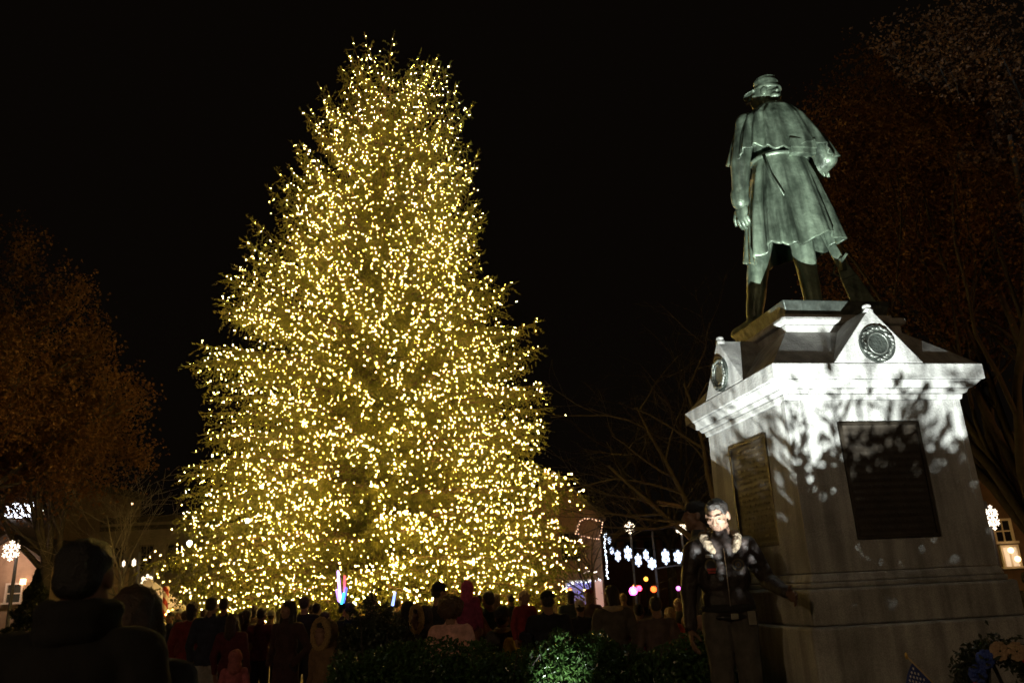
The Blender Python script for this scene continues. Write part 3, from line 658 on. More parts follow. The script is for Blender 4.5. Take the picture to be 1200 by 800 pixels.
# shop with the gable, right of the spruce
Y = 40; xr = at(706, 660, Y)[0]; zc = at(706, 604, Y)[2]; za = at(648, 556, Y)[2]; xa = at(648, 560, Y)[0]
h1 = house('gabled_shop', 'gable fronted brick shop outlined with fairy lights, blue lit window at street level', (xa, Y, 0), 2*(xr-xa), zc, 9, mat('shop_brick', (.24, .15, .10), .9, 0, .2, 5, .4, 14), mat('shop_roof', (.16, .12, .09), .9, 0, .3, 4), za-zc)
wx0, wx1 = at(664, 690, Y)[0]-xa, at(694, 690, Y)[0]-xa; wz0, wz1 = at(680, 712, Y)[2], at(680, 680, Y)[2]
window(h1, (wx0+wx1)/2, (wz0+wz1)/2, wx1-wx0, wz1-wz0, -.03, white, blue_lit, 3, 3, .09)
px0, px1 = at(695, 690, Y)[0]-xa, at(706, 690, Y)[0]-xa
mb = MB(); mb.box(((px0+px1)/2+.06, -.02, (wz0+wz1)/2), (px1-px0-.1, .06, wz1-wz0)); build('window', mb, pink_wall_lit, h1)  # strip of pink wall with its lit look put in as glow, no pane
window(h1, at(668, 640, Y)[0]-xa, at(668, 640, Y)[2], .9, 1.3, -.03, mat('trim_dark', (.12, .1, .08), .8), glass_d, 2, 2)
def bulb_string(name, label, pts, m, r=.035, step=.12, group=None, wire=True, cat='string lights', sag=0):
    pts = [Vector(p) for p in pts]; o = thing(name, label, cat, pts[0], 0, group)
    L = [0]
    for a, b_ in zip(pts, pts[1:]): L.append(L[-1]+(b_-a).length)
    n = max(2, int(L[-1]/step)); T = []
    for k in range(n+1):
        s = L[-1]*k/n; i = min(max(j for j in range(len(L)) if L[j] <= s+1e-9), len(pts)-2); T.append(pts[i].lerp(pts[i+1], (s-L[i])/(L[i+1]-L[i])))
    mb = MB(); mb.tube([p-pts[0] for p in T], .008, 4, cap=False); build('wire', mb, MATS['black_metal'], o)
    ic = MB(); ic.ell((0, 0, 0), (r, r, r*1.2), 6, 4); me = None
    for p in T:
        if me is None: b2 = build('bulb', ic, m, o, True); me = b2.data
        else: b2 = bpy.data.objects.new('bulb', me); COL.objects.link(b2); b2.parent = o
        b2.location = p-pts[0] + Vector((random.gauss(0, .02), -.04, random.gauss(0, .02)))
    return o
soft_s = emit('string_bulb', (1.0, .55, .35), 2.2); cool_s = emit('string_bulb_cool', (.8, .88, 1.0), 6.0)
Yl = Y-.25
bulb_string('fairy_light_loop', 'loop of small warm fairy lights hung on the gabled shop front', [at(x_, y_, Yl) for x_, y_ in ((677, 620), (680, 609), (690, 607), (706, 611), (705, 620), (702, 632), (692, 630), (682, 628), (674, 624), (677, 620))], soft_s, .03, .13)
bulb_string('light_string', 'vertical string of white lights down the shop corner', [at(708.5, 626, Yl), at(711.5, 677, Yl)], cool_s, .035, .1)
bulb_string('light_string', 'bright white icicle lights above the blue shop window', [at(x_, y_, Yl) for x_, y_ in ((662, 690), (672, 681), (684, 683), (694, 680), (704, 679))], cool_s, .025, .12)
bulb_string('light_string', 'small tangle of white lights on the shop wall above its window', [at(x_, y_, Yl) for x_, y_ in ((684, 672), (690, 668), (696, 671), (700, 669))], emit('string_bulb_dim', (1, .85, .7), 4), .025, .1)

def snowflake(name, label, c, size, m, group, rz=0.0, squash=1.0, arms=6):
    o = thing(name, label, 'snowflake light', c, rz, group); mb = MB(); k = size/2
    for i in range(arms):
        q = i*2*PI/arms+PI/2; R = Matrix.Rotation(-q, 3, 'Y')
        def bar(p0, p1, w_): mb.tube([R @ Vector((p0[0]*1, 0, p0[1])), R @ Vector((p1[0], 0, p1[1]))], w_, 5)
        bar((.06*k, 0), (k, 0), .05*k)
        for t, l in ((.42, .32), (.7, .26)):
            for s in (-1, 1): bar((t*k, 0), ((t+l*.7)*k, s*l*k), .045*k)
    mb.v = [(x*squash, y, z) for x, y, z in mb.v]
    build('led_tubes', mb, m, o)
    fr = MB(); fr.tube([(k*.4*math.cos(t)*squash, .05*k, k*.4*math.sin(t)) for t in [2*PI*j/18 for j in range(19)]], .02*k, 4, cap=False); build('frame', fr, white, o); return o
def lamp_post(label, base, h_, arm=None, lamp=True, power=0, col=(1, .55, .2), lampname='globe', group='lamp posts round the square', lam=8.0):
    o = thing('lamp_post', label, 'lamp post', (base[0], base[1], 0), 0, group); pmat = mat('post_paint', (.12, .12, .14), .5)
    mb = MB(); mb.tube([(0, 0, 0), (0, 0, .5), (0, 0, .52), (0, 0, h_)], [.11, .09, .06, .045], 10); build('post', mb, pmat, o, True)
    if arm: mb = MB(); mb.tube([(0, 0, arm[1]), (arm[0]*.5, 0, arm[1]+.08), (arm[0], 0, arm[1]+.1)], .035, 7); build('arm', mb, pmat, o, True)
    if lamp:
        mb = MB(); mb.ell((0, 0, h_+.16), (.16, .16, .2), 12, 9); build(lampname, mb, emit('lamp_globe_%d' % int(lam*10), col, lam), o, True)
        mb = MB(); mb.disc((0, 0, h_), .1, 'z', .05, 12); mb.frust(h_+.34, (.07, .07), h_+.42, (.01, .01)); build('cap', mb, pmat, o)
    return o
def px(size_px, Y): return size_px*Y/F_PX*1.05
G = 'snowflake lights on lamp posts'
p = at(766, 640, 36); lp = lamp_post('grey lamp post with a side arm among hanging snowflakes', (p[0], 36), at(766, 622, 36)[2], (1.5, at(766, 666, 36)[2]), lamp=False)
for (x_, y_, s_, Yf, lab) in ((738, 618, 13, 37, 'warm snowflake light left of the post above the garland'), (798, 619, 13, 37, 'warm snowflake light beside the two men above the garland'),
        (13, 645, 22, 26, 'large warm snowflake light at the far left edge'), (157, 659, 9, 27, 'small warm snowflake light by the pale bare tree'),
        (145, 660, 7, 27.5, 'tiny warm light edge-on left of the pale bare tree'), (172, 680, 14, 24, 'warm snowflake light above the white tent'), (166, 687, 9, 24.5, 'warm snowflake light low beside the tent peak'),
        (1163, 606, 27, 17, 'large warm snowflake light right of the pedestal')):
    p = at(x_, y_, Yf); sq = .55 if x_ in (1163, 157, 145) else .95
    snowflake('snowflake_light', lab, p, px(s_, Yf), flake_m, G, 0, sq)
    post = lamp_post('dark lamp post under the ' + lab, (p[0]+.05, Yf+.25), p[2]+.35, None, False) if x_ not in (145, 166) else None
G = 'white snowflakes of the street garland'
gx = [(710, 626), (714, 633), (717, 645), (724, 651), (736, 648), (748, 656), (757, 650), (764, 660), (780, 652), (795, 652)]
names = ['first', 'second', 'third', 'fourth', 'fifth', 'sixth', 'seventh', 'eighth', 'ninth', 'tenth']
for i, (x_, y_) in enumerate(gx):
    s_ = (5, 9, 10, 15, 19, 17, 14, 15, 20, 17)[i]; p = at(x_, y_, 35)
    snowflake('garland_snowflake', 'white snowflake of the street garland, %s from the shop corner' % names[i], p, px(s_, 35)*.85, flake_c, G, 0, .55 if i not in (7, 9) else .8)
wire = thing('garland_cable', 'thin cable of the snowflake garland across the street', 'cable', at(708, 622, 35)); mb = MB(); w0 = Vector(at(708, 622, 35))
mb.tube([Vector(at(x_, y_, 35.05))-w0 for x_, y_ in ((708, 622), (716, 640), (724, 643), (740, 641), (757, 643), (780, 644), (800, 642), (830, 640))], .012, 4); build('wire', mb, MATS['black_metal'], wire)
for x_, y_, c_, s_, r_, Yf, lab in ((742, 692, (1.0, .08, .65), 70, .075, 30, 'magenta stage light glowing behind the crowd'), (749, 689, (1, .03, .08), 12, .1, 30.5, 'small red light right of the magenta stage light'), (766, 690, (1, .10, .015), 5, .12, 33, 'red signal lamp on the post'),
        (744, 687, (1, .33, .04), 4, .12, 44, 'amber street lamp nearer the shop, far down the street'), (757, 678, (1, .4, .05), 4, .12, 46, 'amber street lamp higher up, far down the street'), (805, 693, (1, .3, .02), 5, .15, 34, 'orange street lamp low beside the jacketed man'),
        (668, 690, (1, .3, .05), 4, .07, 39, 'orange lamp at the left of the blue window'), (155, 590, (1, .6, .3), 5, .05, 40, 'single small light high on the dark left building'), (795, 689, (.9, .15, .9), 5, .08, 30, 'purple light low under the garland'), (222, 636, (.75, .85, 1), 40, .055, 19.3, 'cool white spotlight at the left of the spruce'), (290, 610, (.75, .85, 1), 30, .05, 19, 'second cool white spotlight inside the spruce')):
    p = at(x_, y_, Yf); o = thing('signal_lamp' if 'signal' in lab else 'street_lamp' if 'street' in lab else 'spotlight', lab, 'lamp', (p[0], p[1], p[2]))
    mb = MB(); mb.ell((0, 0, 0), (r_, r_, r_), 10, 7); build('lens', mb, emit('lens_%s' % lab[:30], c_, s_), o, True)
    if lab.startswith('magenta'): mb = MB(); mb.tube([(0, -.02, 0), (0, r_*.9, 0)], [r_*2.0, r_], 16, cap=False); build('reflector', mb, emit('reflector_magenta', (1.0, .02, .45), 1.1), o, True)
    mb = MB(); mb.tube([(0, .02, 0), (0, r_*1.2, 0), (0, r_*2, 0)], [r_*1.15, r_*1.1, r_*.7], 10); build('housing', mb, MATS['black_metal'], o)
    if 'spruce' not in lab: mb = MB(); mb.tube([(0, r_*1.5, -p[2]), (0, r_*1.5, -r_)], .03, 6); build('pole', mb, MATS['black_metal'], o)

# left: arched sign, pinkish house, big dark block, tent, striped pole
Y = 36; xl = at(-60, 640, Y)[0]; xr = at(62, 640, Y)[0]
h2 = house('dark_block', 'tall dark building at the left with a glowing white arched window', ((xl+xr)/2, Y, 0), xr-xl, at(30, 566, Y)[2], 8, brownw, roofm)
c = Vector(at(27, 602, Y)) - h2.location; rw, rh = px(25, Y), px(15, Y)
poly = [(c.x+rw*math.cos(t), c.z+rh*math.sin(t)*(1 if math.sin(t) > 0 else .35)) for t in [2*PI*k/36 for k in range(36)]]
mb = MB(); mb.prism(poly, -.08, -.02); aw = build('arched_window', mb, white_lit, h2)
mb = MB(); mb.tube([(x_, -.09, z_) for x_, z_ in poly+poly[:1]], .05, 5, cap=False); build('frame', mb, white, aw)
for k in range(4): window(h2, c.x-2+k*1.5, c.z-2.2, .7, 1.3, -.03, MATS['trim_dark'], glass_d, 2, 2)
Y = 30; x0 = at(-30, 660, Y)[0]; x1 = at(46, 660, Y)[0]
h3 = house('pink_house', 'pinkish rendered house with shallow gable at the far left', ((x0+x1)/2, Y, 0), x1-x0, at(46, 655, Y)[2], 7, tanw, roofm, at(10, 632, Y)[2]-at(46, 655, Y)[2])
window(h3, at(17, 695, Y)[0]-h3.location.x, at(17, 695, Y)[2], px(17, Y), px(20, Y), -.03, white, mat('grey_glass', (.05, .06, .055), .2), 1, 2)
mb = MB(); bx = at(30, 695, Y)[0]-h3.location.x; mb.box((bx, -.25, at(30, 688, Y)[2]+.2), (.14, .14, .2)); l_ = build('wall_lamp', mb, emit('wall_lamp_glow', (1, .5, .25), 6), h3)
light('lamp', 'POINT', (0, 0, 0), (1, .6, .4), 60, h3, .1).location = (bx-.3, -1.1, 3.4)
Y = 40; x0 = at(62, 640, Y)[0]; x1 = at(215, 640, Y)[0]
h4 = house('long_hall', 'long low dim building behind the pale bare tree', ((x0+x1)/2, Y, 0), x1-x0, at(170, 612, Y)[2], 8, greyw, roofm)
for k in range(5): window(h4, -2.6+k*1.35, at(170, 655, Y)[2], .7, 1.3, -.03, MATS['trim_dark'], glass_d, 2, 3)
Y = 23; p = at(160, 676, Y); zt = p[2]; zb = at(190, 712, Y)[2]; hw = at(191, 712, Y)[0]-p[0]
tn = thing('canopy_tent', 'white peaked canopy tent lit from inside', 'tent', (p[0], Y+hw, 0)); cm = mat('tent_cloth', (.7, .62, .5), .8, 0, .08, 3, trans=.35)
mb = MB(); mb.add([(-hw, -hw, zb), (hw, -hw, zb), (hw, hw, zb), (-hw, hw, zb), (0, 0, zt)], [(0, 1, 4), (1, 2, 4), (2, 3, 4), (3, 0, 4)]); build('canopy', mb, cm, tn)
for sx, sy, a, b_ in ((0, -1, 2*hw, .02), (0, 1, 2*hw, .02), (-1, 0, .02, 2*hw), (1, 0, .02, 2*hw)):
    mb = MB(); mb.box((sx*hw, sy*hw, zb-.13), (a, b_, .25)); build('valance', mb, cm, tn)
for sx in (-1, 1):
    for sy in (-1, 1): mb = MB(); mb.tube([(sx*hw*.97, sy*hw*.97, 0), (sx*hw*.97, sy*hw*.97, zb)], .025, 6); build('leg', mb, white, tn)
mb = MB(); mb.ell((0, 0, zb-.1), (.06, .06, .08), 8, 6); build('hanging_bulb', mb, emit('tent_bulb', (1, .7, .4), 30), tn, True)
light('lamp', 'POINT', (0, 0, zb-.3), (1, .7, .42), 40, tn, .08)
stripe = mat('candy_stripe', (.5, .03, .02), .5, 0, .1, 3); nt = stripe.node_tree; b = nt.nodes['Principled BSDF']
wv = nt.nodes.new('ShaderNodeTexWave'); wv.bands_direction = 'DIAGONAL'; wv.inputs['Scale'].default_value = 2.2
tcn = [n_ for n_ in nt.nodes if n_.type == 'TEX_COORD'][0]; nt.links.new(tcn.outputs['Object'], wv.inputs[0])
cr = nt.nodes.new('ShaderNodeValToRGB'); cr.color_ramp.interpolation = 'CONSTANT'; cr.color_ramp.elements[0].color = (.45, .05, .03, 1); cr.color_ramp.elements[1].color = (.6, .5, .42, 1); cr.color_ramp.elements[1].position = .5
nt.links.new(wv.outputs[0], cr.inputs[0]); nt.links.new(cr.outputs[0], b.inputs['Base Color'])
p = at(195, 690, 21); mb = MB(); mb.tube([(0, 0, 0), (0, 0, p[2])], .07, 10); mb.ell((0, 0, p[2]), (.09, .09, .09), 10, 6); o = build('striped_pole', mb, stripe, None, True); o.location = (p[0], 21, 0)
tag(o, 'red and white striped pole beside the tent', 'pole')
# right: house behind the monument
Y = 26; x0 = at(1120, 640, Y)[0]; x1 = at(1290, 640, Y)[0]
h5 = house('corner_house', 'house with lit ground floor at the right edge behind the pedestal', ((x0+x1)/2, Y, 0), x1-x0, at(1180, 590, Y)[2], 7, brownw, roofm, 2.2)
window(h5, at(1175, 625, Y)[0]-h5.location.x, at(1175, 622, Y)[2], .55, .7, -.03, white, glass_d, 2, 2)
window(h5, at(1184, 652, Y)[0]-h5.location.x, at(1184, 652, Y)[2], px(17, Y), px(22, Y), -.03, white, emit('shop_lit', (1, .74, .5), .5), 2, 1)
mb = MB(); mb.ell((at(1178, 645, Y)[0]-h5.location.x, -.3, at(1178, 645, Y)[2]), (.09, .09, .09), 8, 6); build('wall_lamp', mb, emit('wall_lamp2', (1, .6, .25), 5), h5, True)
mb = MB(); mb.ell((at(1186, 655, Y)[0]-h5.location.x, -.3, at(1186, 655, Y)[2]), (.09, .09, .09), 8, 6); build('wall_lamp', mb, MATS['wall_lamp2'], h5, True)
# far dark row closing the square
for k, (xa_, xb_, ya_, lab) in enumerate(((700, 800, 600, 'dim brick block far down the street behind the garland'), (800, 960, 608, 'dim brick block far behind the two men'))):
    Y = 62; x0, x1 = at(xa_, 640, Y)[0], at(xb_, 640, Y)[0]
    hh = house('far_block', lab, ((x0+x1)/2, Y, 0), x1-x0-.05, at(xa_, ya_+30, Y)[2], 8, brick, roofm)
    for i in range(4): window(hh, (i-1.5)*(x1-x0)/4.4, 4.2, .9, 1.5, -.03, MATS['trim_dark'], glass_d, 2, 2)
# street lamps lighting trees and house fronts, plus two added fills behind the photographer
for x_, Yf, hgt, lam, lab in ((8.5, -4.0, 4.4, 130.5, 'unseen warm fill lamp added behind the photographer on the right'), (-6.5, -6.0, 4.4, 520.5, 'unseen warm fill lamp added behind the photographer on the left'), (-13.6, 17.0, 4.2, 85, 'sodium street lamp left of the square beyond the frame'), (18.6, 17.2, 4.4, 420, 'sodium street lamp right of the monument beyond the frame'), (at(850, 640, 29)[0], 29, 3.2, 60, 'sodium street lamp hidden behind the man and pedestal')):
    lamp_post(lab, (x_, Yf), hgt, None, True, 0, (1, .68, .38) if lam % 1 else (1, .45, .12), lam=lam)

# ------------------------------------------------------------------ people
HEAD = blob(head_prims(3), .0075, 2)
HEAD_F = blob(head_prims(3), .0045, 2)
HANDS = {s: blob(hand_prims(3, s, .55), .007, 1) for s in (-1, 1)}
HANDS_F = {s: blob(hand_prims(3, s, .4), .0042, 1) for s in (-1, 1)}
ARMS = {  # elbow, wrist for the right arm (x mirrored for the left)
    'down': ((.265, -.03, 1.13), (.275, .05, .89)), 'pocket': ((.30, -.08, 1.14), (.21, .10, .97)), 'up': ((.29, .17, 1.28), (.15, .30, 1.50)),
    'hold': ((.27, .06, 1.15), (.10, .26, 1.22)), 'out': ((.31, -.08, 1.17), (.385, .12, 1.09)), 'grip': ((.30, .10, 1.30), (.16, .06, 1.56))}
SKIN = [(.25, .145, .10), (.40, .24, .17), (.30, .16, .10), (.20, .11, .07), (.15, .088, .06)]
def skinm(i): return mat('skin_%d' % i, SKIN[i], .65, 0, .12, 20, spec=.25)
def rot_to(v):   # rotation taking -z to v
    return Vector(v).normalized().to_track_quat('-Z', 'Y').to_matrix().to_4x4()
def person(label, loc, H, yaw, coat=(.02, .02, .025), pants=(.02, .02, .03), skin=0, hair='short', hcol=(.03, .02, .015), hat=None, hatcol=(.02, .02, .02),
           arms=('down', 'down'), hem=.84, bulk=1.0, turn=0.0, tilt=0.0, group='crowd round the spruce', sit=False, scarf=None, hood=None, bag=None, voxel=.02, seed=0, fine=False, shoes=(.015, .012, .01), fold=.010, child=False, coatm=None, lean=0.0):
    coat = tuple(min(.6, c*1.7) if max(coat) > .0035 else c for c in coat)
    sc_ = H/1.765; o = thing('person', label, 'person', loc, yaw, group); o.scale = (sc_,)*3
    b = bulk; P = []; C_, T_, S_ = 0, 1, 2
    # torso (coat)
    P += [ell(C_, (0, .0, 1.36), (.185*b, .115*b, .135)), ell(C_, (0, .005, 1.2), (.17*b, .12*b, .17)), ell(C_, (0, 0, 1.03), (.172*b, .128*b, .15)), cap(C_, (-.17, -.005, 1.405), .072*b, (.17, -.005, 1.405), .072*b), cap(C_, (0, -.01, 1.42), .085, (0, 0, 1.49), .07)]
    if hem < 1.0:
        for x in (-.07, .07): P.append(cap(C_, (x, 0, 1.0), .115*b, (x*1.15, 0, hem+.09), .118*b))
    for s, nm in ((1, arms[0]), (-1, arms[1])):
        e, w_ = ARMS[nm]; e = Vector((e[0]*s, e[1], e[2])); w_ = Vector((w_[0]*s, w_[1], w_[2])); sh = Vector((s*.188, -.005, 1.405))
        P += [cap(C_, sh, .07*b, e, .056*b), cap(C_, e, .057*b, w_, .043*b)]
    if sit:
        for s in (-1, 1): P += [cap(T_, (s*.09, 0, .93), .1, (s*.15, .36, .92), .075), cap(T_, (s*.15, .36, .92), .075, (s*.12, .34, .55), .055), cap(S_, (s*.12, .33, .5), .045, (s*.12, .45, .47), .038)]
    else:
        for s in (-1, 1): P += [cap(T_, (s*.085, 0, .95), .11, (s*.095, .015, .52), .08), cap(T_, (s*.095, .015, .52), .08, (s*.10, -.01, .11), .062), cap(S_, (s*.10, -.03, .045), .045, (s*.115, .16, .04), .042)]
    body = blob(P, voxel, 2, fold, 10, seed*3.1)
    parts = [body]
    HM = Matrix.Translation((0, .012, 1.632)) @ Matrix.Rotation(turn, 4, 'Z') @ Matrix.Rotation(-tilt, 4, 'X')
    if child: HM = HM @ Matrix.Scale(1.22, 4)
    parts.append(xform(HEAD_F if fine else HEAD, HM))
    for s, nm in ((1, arms[0]), (-1, arms[1])):
        e, w_ = ARMS[nm]; e = Vector((e[0]*s, e[1], e[2])); w_ = Vector((w_[0]*s, w_[1], w_[2]))
        if nm == 'pocket': continue
        d = (w_-e).normalized(); tw = Matrix.Rotation({'down': .25, 'hold': 1.4, 'up': 0, 'out': 0, 'grip': 0}[nm]*s, 4, 'Z')
        parts.append(xform((HANDS_F if fine else HANDS)[s], Matrix.Translation(w_+d*.02) @ rot_to(d) @ tw))
    blob_obj('body', join(parts), [coatm or cloth(coat), cloth(pants), mat('shoe_leather', shoes, .5), skinm(skin)], o)
    vx = .007 if fine else .013; hm = hairm(hcol)
    def hp(name, prims, m, disp=.006, sc2=30, v=vx, sm=1): return blob_obj(name, xform(blob(prims, v, sm, disp, sc2, seed), HM), m, o)
    if hair == 'short': hp('hair', [ell(0, (0, -.018, .045), (.084, .097, .078)), ell(0, (0, -.055, .0), (.076, .06, .07)), ell(0, (0, .035, .09), (.062, .05, .028))], hm, .008 if fine else .006, 34)
    elif hair == 'long': hp('hair', [ell(0, (0, -.02, .042), (.09, .10, .085)), cap(0, (0, -.06, .02), .085, (0, -.085, -.2), .085), cap(0, (-.07, -.01, .0), .035, (-.085, .02, -.24), .04), cap(0, (.07, -.01, .0), .035, (.085, .02, -.24), .04)], hm, .012, 25)
    elif hair == 'afro': hp('hair', [ell(0, (0, -.035, .03), (.15, .135, .13))], hm, .03, 26)
    elif hair == 'bob': hp('hair', [ell(0, (0, -.02, .042), (.09, .10, .083)), cap(0, (0, -.05, .02), .08, (0, -.05, -.09), .07)], hm, .01, 28)
    if hat == 'beanie':
        h_ = hp('knit_hat', [ell(0, (0, -.012, .055), (.092, .104, .092))], cloth(hatcol), .004, 40)
        blob_obj('hat_band', xform(blob([ell(0, (0, -.012, .03), (.098, .11, .026))], vx, 1), HM), cloth(tuple(min(1, c*1.3) for c in hatcol)), h_)
    elif hat == 'cap':
        h_ = hp('cap', [ell(0, (0, -.012, .058), (.09, .102, .075))], cloth(hatcol), 0)
        blob_obj('visor', xform(blob([ell(0, (0, .115, .045), (.07, .06, .012))], vx, 1), HM), cloth(hatcol), h_)
    elif hat == 'hood':
        hp('hood', [ell(0, (0, -.03, .03), (.112, .115, .12)), cap(0, (0, -.06, -.05), .1, (0, -.06, -.13), .11)], cloth(hatcol), .012, 16)
    elif hat == 'furhood':
        hp('hood', [ell(0, (0, -.045, .02), (.12, .11, .13)), cap(0, (0, -.06, -.06), .1, (0, -.05, -.14), .12)], cloth(coat), .012, 16)
        ring = [cap(0, (.118*math.cos(q), .045, .14*math.sin(q)), .032, (.118*math.cos(q+.3), .045, .14*math.sin(q+.3)), .032) for q in [k*.3 for k in range(21)]]
        f_ = hp('fur_trim', ring, mat('tan_fur', hatcol, .95, 0, .4, 60, .9, 150), .014, 70, .011, 0)
    if scarf: blob_obj('scarf', blob([cap(0, (.092*math.cos(q), .085*math.sin(q), zz_), .04, (.092*math.cos(q+.5), .085*math.sin(q+.5), zz_), .04) for zz_ in ((1.47, 1.53) if bulk == 1.13 else (1.475,)) for q in [k*.5 for k in range(13)]], .016, 1, .008, 20), cloth(scarf), o)
    if bag: blob_obj('backpack', blob([ell(0, (0, -.19, 1.2), (.13, .08, .19))], .016, 1, .006, 14), cloth(bag), o)
    return o
def at_head(x_, y_, Y, z0=0.0):      # feet position and height of a person whose crown is at that pixel
    p = at(x_, y_, Y); return (p[0], Y, z0), p[2]-z0
def crowd(x_, y_, Y, yaw, label, **k):
    loc, H = at_head(x_, y_, Y, k.pop('z0', 0.0))
    return person(label, loc, H/ (1.0), yaw, seed=int(x_), **k)
N_ = (.012, .013, .02); BK = (.012, .011, .012); BR = (.05, .03, .02); RD = (.12, .015, .015); OL = (.05, .05, .02)
crowd(103, 626, 2.75, .1, 'tall man in black seen from behind, large dark silhouette at the left edge', coat=(.003, .003, .003), pants=(.003, .003, .003), hair='short', hcol=(.003, .003, .003), voxel=.014, bulk=1.13, fold=.012, scarf=(.003, .003, .003))
crowd(163, 682, 3.25, .1, 'woman with long brown hair beside the tall silhouetted man', coat=(.02, .02, .028), hair='long', hcol=(.04, .022, .012), voxel=.014)
crowd(200, 716, 16, 2.9, 'small person in dark jacket facing the camera near the striped pole', coat=N_, hair='short')
crowd(211, 712, 17, 2.6, 'person with white cap near the tent', coat=(.03, .03, .03), hat='cap', hatcol=(.5, .48, .45))
crowd(226, 704, 12.5, .1, 'curly haired person in dark red jacket left of the man in light trousers', coat=(.10, .012, .012), hair='bob', hcol=(.02, .012, .01), pants=N_)
crowd(249, 698, 11.8, .0, 'man in navy jacket and light grey trousers seen from behind', coat=(.014, .016, .028), pants=(.30, .28, .26), hair='short', bulk=1.08, voxel=.016)
crowd(263, 699, 13.6, .2, 'man in dark coat just behind the navy jacket', coat=BK, hair='short')
crowd(273, 717, 11.5, -.1, 'long haired woman in dark maroon jacket', coat=(.05, .008, .012), hair='long', hcol=(.035, .02, .012))
crowd(276, 763, 10.2, .3, 'child in pink striped hood at the bottom edge', coat=(.22, .06, .07), hair=None, hat='hood', hatcol=(.32, .10, .10), child=True)
crowd(290, 712, 14.2, .4, 'person with dark ponytail in brown coat left of the spruce lights', coat=BR, hair='bob')
crowd(307, 711, 13.4, -.2, 'person with short dark hair and dark red jacket', coat=(.06, .012, .014), hair='short')
crowd(338, 702, 10.6, 2.7, 'woman with long dark hair in open dark coat facing the camera', coat=(.03, .014, .014), hair='long', hcol=(.015, .01, .008), hem=.6, arms=('pocket', 'pocket'), voxel=.016)
crowd(357, 698, 13.2, .1, 'man in black coat with grey cap behind the fur hooded child', coat=BK, hat='cap', hatcol=(.07, .06, .05), bulk=1.1)
crowd(371, 705, 13.8, .0, 'dark haired person right of the grey cap', coat=N_, hair='short')
crowd(381, 715, 12.8, -.3, 'person with bobbed hair behind the fur hood', coat=BR, hair='bob')
crowd(381, 729, 8.6, 2.5, 'child in brown coat with tan fur trimmed hood facing right', coat=(.10, .06, .03), hair='short', hat='furhood', hatcol=(.42, .28, .12), child=True, voxel=.016)
crowd(410, 704, 12.6, .1, 'person in dark jacket holding glowing toy sticks', coat=BK, hair='short', arms=('down', 'up'))
crowd(434, 696, 11.4, 0, 'man with light grey cap behind the rounded shrub', coat=BK, hat='cap', hatcol=(.18, .17, .15))
crowd(455, 710, 12.0, .2, 'dark haired person just right of the rounded shrub top', coat=N_)
crowd(479, 705, 10.6, -.1, 'person in black hooded coat right of the rounded shrub', coat=BK, hair=None, hat='hood', hatcol=(.012, .012, .013))
crowd(493, 713, 9.9, 2.2, 'child in dark coat with white fur trimmed hood', coat=(.03, .025, .03), hair='short', hat='furhood', hatcol=(.55, .50, .45), child=True)
crowd(514, 682, 11.2, -.9, 'tall man in black beanie looking left', coat=(.015, .016, .02), hat='beanie', hatcol=(.012, .013, .012), voxel=.016)
crowd(528, 700, 8.6, -.2, 'woman with big curly brown hair in pale pink puffer jacket', coat=(.35, .19, .16), hair='afro', hcol=(.07, .035, .015), bulk=1.1, voxel=.014, fold=.014)
L_, Hh = at_head(549, 706, 10.4)
person('adult in brown coat carrying the magenta hooded child on the shoulders', L_, Hh, -.1, coat=(.11, .05, .03), hair='short', arms=('grip', 'grip'), scarf=(.3, .2, .1), seed=549)
k = 1.02/1.765
person('small child in magenta hood riding on an adult', (L_[0], L_[1]-.08, Hh*.845-.98*k), 1.04, -.3, coat=(.13, .02, .05), pants=(.06, .02, .03), hair=None, hat='hood', hatcol=(.38, .06, .13), sit=True, child=True, seed=5, bulk=1.15)
crowd(572, 691, 10.8, .5, 'dark haired man in dark green coat', coat=(.02, .035, .022), hair='short', bulk=1.08)
crowd(588, 713, 10.0, -.2, 'child in dark beanie beside the yellow jacket', coat=(.03, .03, .03), hat='beanie', hatcol=(.02, .018, .02), child=True, scarf=(.4, .36, .3))
crowd(609, 722, 9.6, .3, 'child in mustard yellow puffer jacket with dark strap', coat=(.34, .22, .03), hair='short', hat='hood', hatcol=(.34, .22, .03), bulk=1.15, child=True)
L_, Hh = at_head(641, 691, 9.4)
person('broad man in black coat carrying a red jacketed child', L_, Hh, .1, coat=(.008, .008, .010), hair='short', hat='cap', hatcol=(.01, .01, .01), bulk=1.22, arms=('down', 'hold'), voxel=.015, seed=641)
person('blond toddler in red jacket held on the arm of the broad man', (L_[0]-.26, L_[1]+.12, Hh-1.0), 1.0, -2.6, coat=(.12, .012, .012), hair='bob', hcol=(.55, .40, .2), child=True, sit=True, seed=8, bulk=1.15)
crowd(679, 703, 12.5, .1, 'person in black jacket with pale knit hat by the blue window', coat=BK, hat='beanie', hatcol=(.5, .42, .3))
crowd(700, 712, 14.5, -.2, 'short dark haired person before the pink lit wall strip', coat=N_)
crowd(716, 684, 9.8, .2, 'person with dark hair and tan fur collar before the bare trunk', coat=(.05, .04, .03), hair='bob', hcol=(.02, .012, .01), scarf=(.45, .34, .22), bulk=1.1)
crowd(748, 706, 11.0, -.2, 'person in maroon jacket in front of the magenta light', coat=(.14, .02, .06), hair='short')
crowd(767, 697, 9.6, .0, 'man in dark grey jacket in front of the red signal lamp', coat=(.06, .04, .035), hair='short', bulk=1.08)
crowd(794, 700, 13.0, 2.8, 'blond person facing the camera under the garland', coat=OL, hair='bob', hcol=(.5, .36, .18))
crowd(784, 712, 12.2, .3, 'child in red coat under the garland', coat=(.30, .05, .03), hair='bob', hcol=(.4, .25, .1), child=True)
